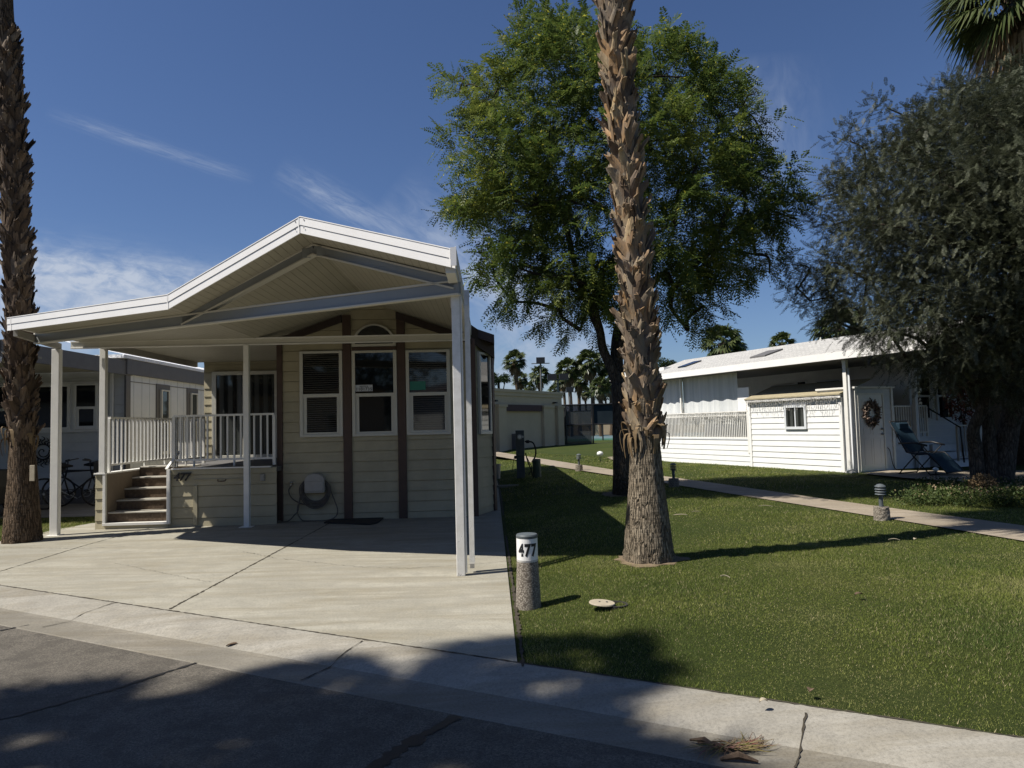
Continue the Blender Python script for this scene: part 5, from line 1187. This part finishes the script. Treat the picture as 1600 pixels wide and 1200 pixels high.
for i, t_ in enumerate((-40, -31, -24, -13.5, -4, 1.5, 12, 20, 27, 34)):  # unseen trees added behind the homes to block more of the low sky
    c = Vector(SP(t_, 24+3*math.sin(i*2.1), 0)); hh = 6+1.5*math.sin(i*1.7); r_ = random.Random(90+i)
    th = thing('unseen_roadside_tree', 'unseen dark leafy tree added behind the opposite homes to block low sky light, %s in its row' % ['first', 'second', 'third', 'fourth', 'fifth', 'sixth', 'seventh', 'eighth', 'ninth', 'tenth'][i], 'tree', (c.x, c.y, -.1), group='unseen trees behind the homes across the street')
    m = MB(); m.tube([(c.x, c.y, -.1), (c.x, c.y, hh*.6)], [.25, .12], 8); m.build('trunk', M['limb'], th)
    l = [((c.x+r_.uniform(-3, 3), c.y+r_.uniform(-2, 2), hh*.62+r_.uniform(-1.5, 2.6)), r_.uniform(1.4, 2.2)) for _ in range(11)]
    npmesh('crown', blob_leaves(l, 90, .22, r_), 4, M['leaf_dark'], th)
# ================================================================ PROPS ON THE LAWN
def on_lawn(px, py):
    z = .1
    for _ in range(6): p = G(px, py, z); z = lawn_z(p.x, p.y)
    return Vector((p.x, p.y, z))
b = on_lawn(826, 948); np_ = thing('number_post', 'round concrete post with a white band reading 477 and a dark cap beside the driveway', 'address marker', b)
kf = FPX/b.y*1.0; hgt = lambda py: (948-py)/FPX*b.y
r0, r1 = 19.5/FPX*b.y, 16/FPX*b.y; zc = hgt(878); zt = hgt(843)
def cyl_at(pr_, mat, nm, par, c=b, n=40, **k): m = MB(); m.lathe(pr_, n, tuple(c)); return m.build(nm, M[mat], par, smooth=False, **k)
pr2 = [(r0*1.02, -.05), (r0, .02), (r0*.95, zc*.5), (r1*1.03, zc)]
m = MB(); vs = []; N = 44; lv = 22
for i in range(lv+1):
    t = i/lv; rr = r0*1.02+(r1*1.03-r0*1.02)*t
    for k in range(N): q = rr*(1+rng.normal(0, .008)); vs.append((b.x+q*math.cos(2*math.pi*k/N), b.y+q*math.sin(2*math.pi*k/N), b.z-.05+(zc+.05)*t))
m.add(vs, [(i*N+k, i*N+(k+1) % N, (i+1)*N+(k+1) % N, (i+1)*N+k) for i in range(lv) for k in range(N)]); m.build('base', M['aggregate'], np_, smooth=True)
bd = cyl_at([(r1*.96, zc-.002), (r1*1.02, zc), (r1*1.02, zt), (r1*.9, zt+.002)], 'white', 'number_band', np_)
for z in (zc+.004, zc+.012): cyl_at([(r1*1.035, z), (r1*1.035, z+.004)], 'plastic_grey', 'band_ring', np_)
cyl_at([(r1*.93, zt), (r1*1.03, zt+.002), (r1*1.05, zt+.022), (r1*.98, zt+.034), (.0, zt+.038)], 'box_grey', 'cap', np_)
me = text_mesh('477', .128, 0, .0058, .0); vv = np.empty(len(me.vertices)*3, np.float32); me.vertices.foreach_get('co', vv); vv = vv.reshape(-1, 3)
a0 = math.atan2(-b.y, -b.x)+.03; wd = vv[:, 0].max()-vv[:, 0].min(); sx_ = 1.02*2*r1*.98/wd
rr = r1*1.02+.0015; an = a0+vv[:, 0]*sx_/rr; vv2 = np.stack([b.x+rr*np.cos(an), b.y+rr*np.sin(an), b.z+(zc+zt)/2+.0*vv[:, 1]+vv[:, 1]*1.12], 1)
# subdivide-free lettering: short chords stay proud of the band
bm = bmesh.new(); bm.from_mesh(me)
for v, c in zip(bm.verts, vv): pass
for i in range(1, 30):
    x = vv[:, 0].min()+wd*i/30; bmesh.ops.bisect_plane(bm, geom=bm.verts[:]+bm.edges[:]+bm.faces[:], plane_co=(x, 0, 0), plane_no=(1, 0, 0))
for v in bm.verts:
    a = a0+v.co.x*sx_/rr; y_ = v.co.y; v.co = (b.x+rr*math.cos(a), b.y+rr*math.sin(a), b.z+(zc+zt)/2+y_*1.12)
bm.to_mesh(me); bm.free(); link('numerals', me, M['lettering'], bd)
# low path lights on concrete blocks
def path_light(label, px, py, s=1.0, kind=0):
    c = on_lawn(px, py) if px < 1360 else G(px, py, .15); th = thing('path_light', label, 'path light', c, group='path lights')
    m = MB(); vs = []; N = 24; r = .115*s
    for i in range(9):
        for k in range(N): q = r*(1+rng.normal(0, .02))*(1.04-.01*i); vs.append((c.x+q*math.cos(2*math.pi*k/N), c.y+q*math.sin(2*math.pi*k/N), c.z-.04+.029*s*i))
    m.add(vs, [(i*N+k, i*N+(k+1) % N, (i+1)*N+(k+1) % N, (i+1)*N+k) for i in range(8) for k in range(N)]+[tuple(8*N+k for k in range(N))]); m.build('block', M['aggregate'], th)
    z = .19*s; cyl_at([(.032*s, z), (.032*s, z+.16*s), (.038*s, z+.16*s), (.038*s, z+.185*s)], 'box_grey', 'stem', th, c, 16)
    z += .185*s
    for i in range(3): cyl_at([(.05*s, z+.005+.038*s*i), (.082*s, z+.038*s*i), (.078*s, z+.008+.038*s*i), (.045*s, z+.028*s+.038*s*i)], 'box_grey', 'louvre', th, c, 20)
    cyl_at([(.08*s, z+.115*s), (.075*s, z+.128*s), (.04*s, z+.155*s), (.0, z+.162*s)], 'box_grey', 'cap', th, c, 20)
path_light('louvred path light on a round aggregate block, nearest one on the right beside the path', 1378, 811, .92)
path_light('small louvred path light right of the central palm, at the near edge of the path', 1053, 761, 1.0)
path_light('smallest and farthest path light, left of the green tree trunk', 905, 736, 1.0)
def stake(label, px, py, r_px):
    c = on_lawn(px, py); th = thing('round_marker', label, 'marker', c, group='round white markers on stakes'); z = .22
    rr = r_px/FPX*c.y; m = MB(); m.tube([(c.x, c.y, c.z-.02), (c.x, c.y, c.z+z)], .012, 6); m.build('stake', M['black'], th)
    m = MB(); m.lathe([(.0, -rr*.8), (rr*.7, -rr*.55), (rr, 0), (rr*.8, rr*.55), (.0, rr*.85)], 18, (c.x, c.y, c.z+z+rr*.7), cap=False); m.build('globe', M['marker'], th, smooth=True)
stake('round white globe marker on a stake on the far lawn, left of the central palm', 938, 722, 5.2)
stake('round white globe marker on a stake between the flower bed and the patio', 1463, 752, 4.2)
# valve lid
c = on_lawn(946, 949)+Vector((0, 0, .022)); vl = thing('valve_box', 'round tan irrigation lid lying askew over a black ring in the lawn', 'valve box', c)
m = MB(); m.lathe([(.10, -.05), (.105, .006), (.085, .006), (.08, -.03)], 28, (c.x+.085, c.y, c.z), cap=False); m.build('ring', M['rubber'], vl)
m = MB(); m.lathe([(.0, .0), (.105, .0), (.108, .006), (.104, .014), (.0, .016)], 28, (0, 0, 0), cap=False); T = Matrix.Translation((c.x-.03, c.y-.02, c.z+.012)) @ Matrix.Rotation(R(4), 4, 'Y'); m.v = [tuple(T @ Vector(v)) for v in m.v]; ld = m.build('lid', M['lid'], vl, smooth=False)
m = MB(); m.tube([(c.x-.05, c.y-.02, c.z+.028), (c.x-.05, c.y-.02, c.z+.034)], .008, 8).tube([(c.x+.01, c.y-.02, c.z+.026), (c.x+.01, c.y-.02, c.z+.032)], .008, 8); m.build('bolt', M['slate'], ld)
# utility pedestal
c = on_lawn(814, 747); k = c.y/FPX; up_ = thing('utility_pedestal', 'tall grey electric hookup pedestal with round meter and black cables behind the home', 'utility pedestal', c)
w = 6.3*k; m = MB(); m.box(c.x-w, c.x+w, c.y-.12, c.y+.12, c.z, c.z+52*k+.0); m.build('post', M['box_grey'], up_, bevel=.01)
m = MB(); m.box(c.x-w*1.08, c.x+w*1.05, c.y-.16, c.y+.14, c.z+34*k, c.z+74*k); hd = m.build('cabinet', M['box_grey'], up_, bevel=.012)
m = MB(); zc = c.z+64*k; m.tube([(c.x-.01, c.y-.16, zc), (c.x-.01, c.y-.23, zc)], .075, 18); m.build('meter', M['metal'], hd)
m = MB(); m.tube([(c.x-.01, c.y-.225, zc), (c.x-.01, c.y-.245, zc)], .05, 18).box(c.x+.07, c.x+.10, c.y-.18, c.y-.16, zc-.03, zc+.03); m.build('meter_glass', M['marker'], hd)
m = MB(); pc = [(820, 690), (826, 690), (833, 692), (837, 703), (836, 714), (831, 722)]
m.tube(smooth([W(x, y, c.y-.1) for x, y in pc]), .022, 8).tube(smooth([W(x, y, c.y-.15) for x, y in [(821, 708), (825, 722), (830, 734), (832, 744)]]), .018, 7).tube(smooth([W(x, y, c.y-.17) for x, y in [(823, 714), (828, 724), (831, 732), (826, 742)]]), .012, 6).tube([W(822, 690, c.y-.1), W(827, 690, c.y-.1)], .045, 8)
m.tube(smooth([W(x, y, c.y-.1) for x, y in [(804, 712), (802, 722), (801, 734)]]), .008, 5); m.build('cable', M['rubber'], up_, smooth=True)
m = MB(); m.box(c.x-w*1.5, c.x-w, c.y-.1, c.y, c.z+30*k, c.z+35*k); m.build('valve', M['black'], up_)
c = on_lawn(839, 746); k = c.y/FPX; o = thing('utility_bollard', 'squat green cylinder bollard to the right of the hookup pedestal', 'bollard', c); m = MB(); m.lathe([(7*k, -.03), (6.7*k, .1), (6.2*k, 27*k), (6.0*k, 28.5*k), (0, 29*k)], 24, tuple(c)); m.build('body', M['green_box'], o); m = MB(); m.lathe([(6.5*k, 25.5*k), (6.5*k, 27*k)], 24, tuple(c), cap=False); m.build('collar', M['box_grey'], o)
c = on_lawn(777, 748); k = c.y/FPX; o = thing('plant_tub', 'grey tapered tub with a rim tucked behind the home corner', 'tub', c); m = MB(); m.lathe([(4.5*k, 0), (5.6*k, 20*k), (6.4*k, 20*k), (6.4*k, 22.5*k), (5.4*k, 22.5*k), (5.0*k, 18*k), (0, 18*k)], 20, tuple(c)); m.build('pot', M['plastic_grey'], o)
m = MB(); c2 = on_lawn(790, 761); m.box(c2.x-.3, c2.x+.35, c2.y-.05, c2.y+.1, c2.z-.05, c2.z+.05); o = m.build('edging_block', M['kerb'], None, loc=c2, bevel=.01); tag(o, 'low concrete edging block lying behind the home in the shade', 'block')
# bare soil round the trunks
for nm, cx_, cy_, rr_, sd in (('soil_patch', path_c[0] if 'path_c' in globals() else W(1014, 872, 7.62).x, 7.62, .36, 1), ('soil_patch', gb.x, gb.y, .5, 2), ('soil_patch', ob.x, YO, .6, 3)):
    rs_ = random.Random(sd); m = MB(); k = 40; vs = [(cx_, cy_, lawn_z(cx_, cy_)+.02)]
    for q in (.6, 1.0):
        for i in range(k): a = 2*math.pi*i/k; r2 = rr_*q*(1+.12*math.sin(3*a+sd)+rs_.uniform(-.13, .13)); vs.append((cx_+r2*math.cos(a), cy_+r2*math.sin(a)*.95, lawn_z(cx_+r2*math.cos(a), cy_+r2*math.sin(a))+(.014 if q < 1 else .0)))
    m.add(vs, [(0, 1+i, 1+(i+1) % k) for i in range(k)]+[(1+i, 1+k+i, 1+k+(i+1) % k, 1+(i+1) % k) for i in range(k)]); struct(m.build(nm, M['soil']))
# litter
def debris(label, c, n, L, mat, seed, spread, name='palm_debris', w=.006):
    r_ = random.Random(seed); m = MB()
    for i in range(n):
        a = r_.gauss(-.15, spread); l = L*r_.uniform(.35, 1); x0, y0 = c.x+r_.uniform(-.2, .25)*L, c.y+r_.uniform(-.09, .09)*L; s = 1 if r_.random() < .7 else -1
        pts = [(x0+s*math.cos(a+.5*t)*l*t, y0+s*math.sin(a+.5*t)*l*t, c.z+.008+.05*L*math.sin(t*3)*r_.random()+.02*r_.random()) for t in (0, .25, .5, .75, 1)]
        m.tube(pts, [w, w*.9, w*.7, w*.5, w*.2], 4, cap=False)
    o = m.build(name, M[mat] if isinstance(mat, str) else mat, None, loc=c); tag(o, label, 'debris'); return o
t = NT('dried_flower_stalk'); i_ = t.island(); M['stalk'] = t.fin(t.ramp(i_, [(0, (.10, .05, .035)), (.35, (.24, .16, .09)), (.6, (.16, .15, .04)), (.85, (.30, .22, .14)), (1, (.22, .02, .05))]), .8, .2)
c = G(1140, 1172, -.072); debris('tangle of dried palm flower stalks lying in the gutter pan', c, 110, .24, 'stalk', 2, .45, w=.0028)
m = MB()
for (x0, y0), (x1, y1), w0 in (((1078, 1156), (1125, 1170), .014), ((1125, 1186), (1185, 1190), .02), ((1090, 1160), (1150, 1180), .01)):
    a, b2 = G(x0, y0, -.06), G(x1, y1, -.06); m.tube([a, (a+b2)/2+Vector((0, .01, .02)), b2], [w0*.4, w0, w0*.3], 6)
o = m.build('palm_sheath', M['boots_grey'], None, loc=G(1130, 1172, -.06)); tag(o, 'brown woody palm sheath under the tangle of stalks in the gutter', 'debris')
def leaf_on(label, px, py, z, L, W_, ang, mat, name='fallen_leaf'):
    c = G(px, py, z); m = MB(); vs = []; n = 8
    for i in range(n+1):
        t = i/n; w = W_*math.sin(math.pi*min(1, t*.96+.03))**.7; x = (t-.5)*L; zz = .012*math.sin(t*3)+.006
        for q in (-1, 0, 1): vs.append((c.x+x*math.cos(ang)-q*w*math.sin(ang), c.y+x*math.sin(ang)+q*w*math.cos(ang), z+zz+abs(q)*.008))
    m.add(vs, [(i*3+j, i*3+j+1, i*3+j+4, i*3+j+3) for i in range(n) for j in range(2)]); o = m.build(name, mat, None, loc=c); s_ = o.modifiers.new('thick', 'SOLIDIFY'); s_.thickness = .002; tag(o, label, 'leaf')
leaf_on('curled dark brown leaf lying on the gutter below the driveway', 365, 1010, -.07, .11, .018, .35, M['boots_grey'])
for lb, px, py, L, w_, a in (('pale dry palm strip on the lawn right of the central palm', 1063, 806, .22, .02, -.1), ('thin straw stick on the lawn far right of the palm', 1397, 845, .12, .008, -.5), ('small yellow leaf on the grass below the long palm shadow', 1430, 844, .05, .02, .6), ('dark dead leaf on the lawn right of the valve lid', 1342, 931, .07, .02, .2),
                             ('straw coloured twig near the path light on the right', 1196, 792, .22, .008, -.5), ('pale straw beside the palm strip', 1088, 801, .15, .006, .1), ('dark brown seed pod on the front lawn', 1267, 1082, .04, .02, .9), ('orange brown leaf on the kerb edge of the lawn', 1193, 1099, .05, .016, .2), ('pale straw on the lawn left of the long shadow', 1133, 903, .10, .005, 2.3)):
    z = on_lawn(px, py).z+.03; leaf_on(lb, px, py, z, L, w_, a, M['boots_grey'] if 'dark' in lb else M['lid'])
# flower bed
rr = random.Random(3)
V = []; V2 = []
for i in range(150):
    px, py = rr.uniform(1418, 1640), rr.uniform(762, 790); 
    if py < 772 and px < 1440: continue
    c = G(px, py, .15); n = 130; h = rr.uniform(.10, .26)*(1.25 if px > 1510 else 1); r = rr.uniform(.12, .22)
    p = np.array([c.x, c.y, .13])+rng.normal(size=(n, 3))*np.array([r*.6, r*.6, 0])+np.array([0, 0, 1])*rng.uniform(.0, h, (n, 1)); d = nrm(rng.normal(size=(n, 3))+np.array([0, 0, .8])); s = nrm(np.cross(d, rng.normal(size=(n, 3)))); l = rng.uniform(.015, .035, (n, 1))
    V.append(np.stack([p-d*l, p+s*l*.4, p+d*l, p-s*l*.4], 1))
    k = 4 if px > 1495 else 2; q = p[:k].copy(); q[:, 2] = .13+h*rng.uniform(.8, 1.1, k); d, s = nrm(rng.normal(size=(k, 3))), nrm(rng.normal(size=(k, 3))); l = .018
    for _ in range(3): d, s = nrm(rng.normal(size=(k, 3))), nrm(rng.normal(size=(k, 3))); V2.append(np.stack([q-d*l, q+s*l*.7, q+d*l, q-s*l*.7], 1))
tag(npmesh('flowering_groundcover', np.concatenate(V), 4, M['leaf_bush']), 'low leafy bedding plants around the foot of the olive tree', 'ground cover', kind='stuff')
tag(npmesh('blossoms', np.concatenate(V2), 4, M['petal']), 'small pale blossoms over the bedding plants', 'ground cover', kind='stuff')
# dried clump at the olive foot and a red leaved shrub on the porch
def shrub(name, label, c, r, h, n, mat, size):
    th = thing(name, label, 'shrub', c); m = MB()
    for k in range(9): a = k*.7; m.tube([(c.x, c.y, c.z), (c.x+r*.6*math.cos(a), c.y+r*.6*math.sin(a), c.z+h*.85)], [.008, .004], 5)
    m.build('stem', M['limb'], th); p = np.array(c)+nrm(rng.normal(size=(n, 3)))*rng.uniform(0, 1, (n, 1))**.4*np.array([r, r, h*.5])+np.array([0, 0, h*.55]); d = nrm(rng.normal(size=(n, 3))); s = nrm(np.cross(d, rng.normal(size=(n, 3)))); l = size*rng.uniform(.6, 1.3, (n, 1))
    npmesh('foliage', np.stack([p-d*l, p+s*l*.4, p+d*l, p-s*l*.4], 1), 4, mat, th)
shrub('dry_shrub', 'straw coloured dry shrub clump against the foot of the olive trunks', on_lawn(1537, 779), .22, .42, 900, M['leaf_dead'], .03)
t = NT('red_shrub_leaves'); M['redleaf'] = t.fin(t.ramp(t.island(), [(0, (.07, .02, .012)), (1, (.22, .08, .05))]), .7, .2)
shrub('red_shrub', 'reddish leaved climbing shrub in front of the veranda posts behind the olive', Vector((*(RF.M @ Vector((.5, 3.6, 0))).xy, 1.2)), .5, 2.2, 1600, M['redleaf'], .06)
# ================================================================ GRASS
def grass(n, x0, x1, y0, y1, hmin, hmax, wid, fn):
    x = rng.uniform(x0, x1, n); y = rng.uniform(y0, y1, n); k = fn(x, y); x, y = x[k], y[k]; n = len(x)
    z = lawn_z_np(x, y)-.006 if x1 > -1 else np.full(n, -.008); h = rng.uniform(hmin, hmax, n)*(.8+.3*np.sin(x*2.1+1.3*np.sin(y*1.7))); a = rng.uniform(0, 2*np.pi, n); ln = rng.normal(0, .45, (n, 2))*h[:, None]
    w = wid*rng.uniform(.6, 1.3, n); b = np.stack([x, y, z], 1); s = np.stack([np.cos(a), np.sin(a), np.zeros(n)], 1)*w[:, None]; t = b+np.stack([ln[:, 0], ln[:, 1], h], 1)
    return np.stack([b-s, b+s, t], 1)
PU, PL = np.array(PATH_UP), np.array(PATH_LO)
ring = np.array(PATH_UP+PATH_LO[::-1])
def inside(x, y, poly):
    c = np.zeros(len(x), bool); j = len(poly)-1
    for i in range(len(poly)):
        xi, yi, xj, yj = *poly[i], *poly[j]; k = ((yi > y) != (yj > y)) & (x < (xj-xi)*(y-yi)/(yj-yi+1e-12)+xi); c ^= k; j = i
    return c
def ok(x, y):
    pa = RF.M @ Vector((0, 0, 0)); lx = (x-9.0)*.411+(y-18.7)*-.911; ly = (x-9.0)*.911+(y-18.7)*.411
    k = (x > (.02-.031*(y-4.76))+.035) & ((NX*x+NY*y) > D0+.015) & ~inside(x, y, ring) & ~((ly > -.02) & (lx < .3)) & ((x-path_c[0])**2+(y-path_c[1])**2 > .085)
    k &= (np.abs(x) < y*.76+2.4); k &= ~((lx > .1) & (ly > -1.4)); k &= (x-b_num.x)**2+(y-b_num.y)**2 > .0117
    return k
path_c = (W(1014, 872, 7.62).x, 7.62); b_num = on_lawn(826, 948)
B = [grass(600000, -.1, 9, 2.2, 8.5, .010, .024, .0019, ok), grass(230000, -.2, 14, 8.5, 15, .014, .030, .003, ok), grass(100000, -.5, 17, 15, 26, .025, .05, .006, ok), grass(50000, -1, 16, 26, 42, .03, .06, .012, ok)]
B.append(grass(30000, -.1, 9, 2.6, 9, .03, .06, .0028, lambda x, y: ok(x, y) & ((np.abs(NX*x+NY*y-D0-.03) < .05) | (np.abs(x-.02+.031*(y-4.76)-.05) < .03))))
tag(npmesh('lawn_grass', np.concatenate(B), 3, M['grass']), 'short green lawn grass with yellowish patches', 'grass', kind='stuff')
L2 = [g2(-300, 900), g2(0, 849), g2(95, 829), (-7.78, 13.15), (-6.98, 13.35), (-6.98, 14.15), (-14, 14.15), (-14, 9)]
tag(npmesh('side_grass', grass(60000, -14, -6.9, 9, 14.2, .02, .045, .004, lambda x, y: inside(x, y, L2) & ((x+7.75)**2+(y-11.2)**2 > .09)), 3, M['grass']), 'strip of lawn between the two driveways at the left', 'grass', kind='stuff')
# ================================================================ SKY, SUN, CAMERA
SD = Vector((KX, KY, -1)).normalized()
su = bpy.data.lights.new('sun', 'SUN'); su.energy = 5.0; su.angle = R(.53); su.color = (1, .95, .87)
so = bpy.data.objects.new('sun', su); col.objects.link(so); so.rotation_euler = SD.to_track_quat('-Z', 'Y').to_euler(); so.location = (-20, -10, 30)
w = bpy.data.worlds.new('World'); scene.world = w; w.use_nodes = True; nt = w.node_tree; N = nt.nodes; Lk = nt.links; bg = N['Background']
sky = N.new('ShaderNodeTexSky'); sky.sky_type = 'NISHITA'; sky.sun_disc = False; sky.sun_elevation = math.asin(-SD.z); sky.sun_rotation = math.atan2(-SD.x, -SD.y); sky.altitude = 30; sky.air_density = 1.0; sky.dust_density = .35; sky.ozone_density = 2.2
tc = N.new('ShaderNodeTexCoord'); sp = N.new('ShaderNodeSeparateXYZ'); Lk.new(tc.outputs['Generated'], sp.inputs[0])
def mth(op, a, b_=0.0, c=None):
    m = N.new('ShaderNodeMath'); m.operation = op
    for i, v in enumerate((a, b_) if c is None else (a, b_, c)):
        if isinstance(v, (int, float)): m.inputs[i].default_value = v
        else: Lk.new(v, m.inputs[i])
    return m.outputs[0]
yc_ = mth('MAXIMUM', sp.outputs[1], .05); u_ = mth('DIVIDE', sp.outputs[0], yc_); v_ = mth('DIVIDE', sp.outputs[2], yc_)
cb = N.new('ShaderNodeCombineXYZ'); Lk.new(u_, cb.inputs[0]); Lk.new(v_, cb.inputs[1]); UV = cb.outputs[0]
def uvp(px, py): d = ray(px, py); return d.x/d.y, d.z/d.y
def ns(scale, vec, det=5, rgh=.6, dist=.0):
    n = N.new('ShaderNodeTexNoise'); n.inputs['Scale'].default_value = scale; n.inputs['Detail'].default_value = det; n.inputs['Roughness'].default_value = rgh; n.inputs['Distortion'].default_value = dist; Lk.new(vec, n.inputs['Vector']); return n.outputs['Fac']
total = None
for (p0, p1, wd_, inten, stretch) in (((70, 174), (400, 282), .009, .24, 3), ((430, 262), (665, 392), .018, .36, 2.5), ((-120, 392), (400, 462), .032, .8, 6), ((-150, 450), (470, 500), .05, .55, 5), ((-100, 480), (360, 560), .07, .5, 3),
                                      ((600, 300), (980, 600), .05, .50, 3), ((700, 540), (1000, 640), .06, .5, 4), ((1190, 80), (1210, 330), .06, .22, 1.5), ((700, 420), (900, 470), .04, .25, 3)):
    (ua, va), (ub, vb) = uvp(*p0), uvp(*p1); ang = math.atan2(vb-va, ub-ua); L_ = math.hypot(ub-ua, vb-va)
    mp = N.new('ShaderNodeMapping'); mp.vector_type = 'TEXTURE'; mp.inputs['Location'].default_value = (ua, va, 0); mp.inputs['Rotation'].default_value = (0, 0, ang); mp.inputs['Scale'].default_value = (L_, wd_, 1); Lk.new(UV, mp.inputs[0])
    s2 = N.new('ShaderNodeSeparateXYZ'); Lk.new(mp.outputs[0], s2.inputs[0]); a = s2.outputs[0]
    wob = ns(3.0, mp.outputs[0], 4); b_ = mth('ADD', s2.outputs[1], mth('MULTIPLY', mth('SUBTRACT', wob, .5), 1.3)); g_ = mth('POWER', 2.718, mth('MULTIPLY', mth('MULTIPLY', b_, b_), -1.1))
    ea = mth('MULTIPLY', mth('SUBTRACT', 1.0, mth('POWER', mth('ABSOLUTE', mth('SUBTRACT', mth('MULTIPLY', a, 2), 1)), 2.5)), 1.0); ea = mth('MAXIMUM', ea, 0)
    m2 = N.new('ShaderNodeMapping'); m2.inputs['Scale'].default_value = (stretch*1.0, .8, 1); Lk.new(mp.outputs[0], m2.inputs[0]); n_ = ns(2.2, m2.outputs[0], 7, .62, .6)
    nn = mth('MINIMUM', mth('MULTIPLY', mth('MAXIMUM', mth('SUBTRACT', n_, .30), 0), 3.2), 1.2); o_ = mth('MULTIPLY', mth('MULTIPLY', mth('MULTIPLY', g_, ea), nn), inten)
    total = o_ if total is None else mth('ADD', total, o_)
fw = mth('GREATER_THAN', sp.outputs[1], .06); total = mth('MULTIPLY', mth('MINIMUM', total, .95), fw)
mx = N.new('ShaderNodeMix'); mx.data_type = 'RGBA'; Lk.new(total, mx.inputs[0]); Lk.new(sky.outputs[0], mx.inputs[6]); mx.inputs[7].default_value = (8.0, 9.0, 10.8, 1)
CLOUD = mx
Lk.new(mx.outputs[2], bg.inputs[0]); bg.inputs[1].default_value = .046
tint = N.new('ShaderNodeMix'); tint.data_type = 'RGBA'; tint.blend_type = 'MULTIPLY'; tint.inputs[0].default_value = 1; tint.inputs[7].default_value = (.92, 1.06, 1.36, 1)
Lk.new(sky.outputs[0], tint.inputs[6]); Lk.new(tint.outputs[2], mx.inputs[6])
cam = bpy.data.cameras.new('camera'); co = bpy.data.objects.new('camera', cam); col.objects.link(co)
cam.sensor_width = 36; cam.lens = FPX/1600*36; cam.clip_end = 20000; cam.clip_start = .05
co.matrix_world = Matrix.Translation((0, 0, H)) @ Matrix((CR, CU, -CF)).transposed().to_4x4()
scene.camera = co
scene.view_settings.view_transform = 'Standard'; scene.view_settings.look = 'None'; scene.view_settings.gamma = 1; scene.view_settings.exposure = 0.45
scene.cycles.max_bounces = 5; scene.cycles.diffuse_bounces = 2; scene.cycles.transparent_max_bounces = 12
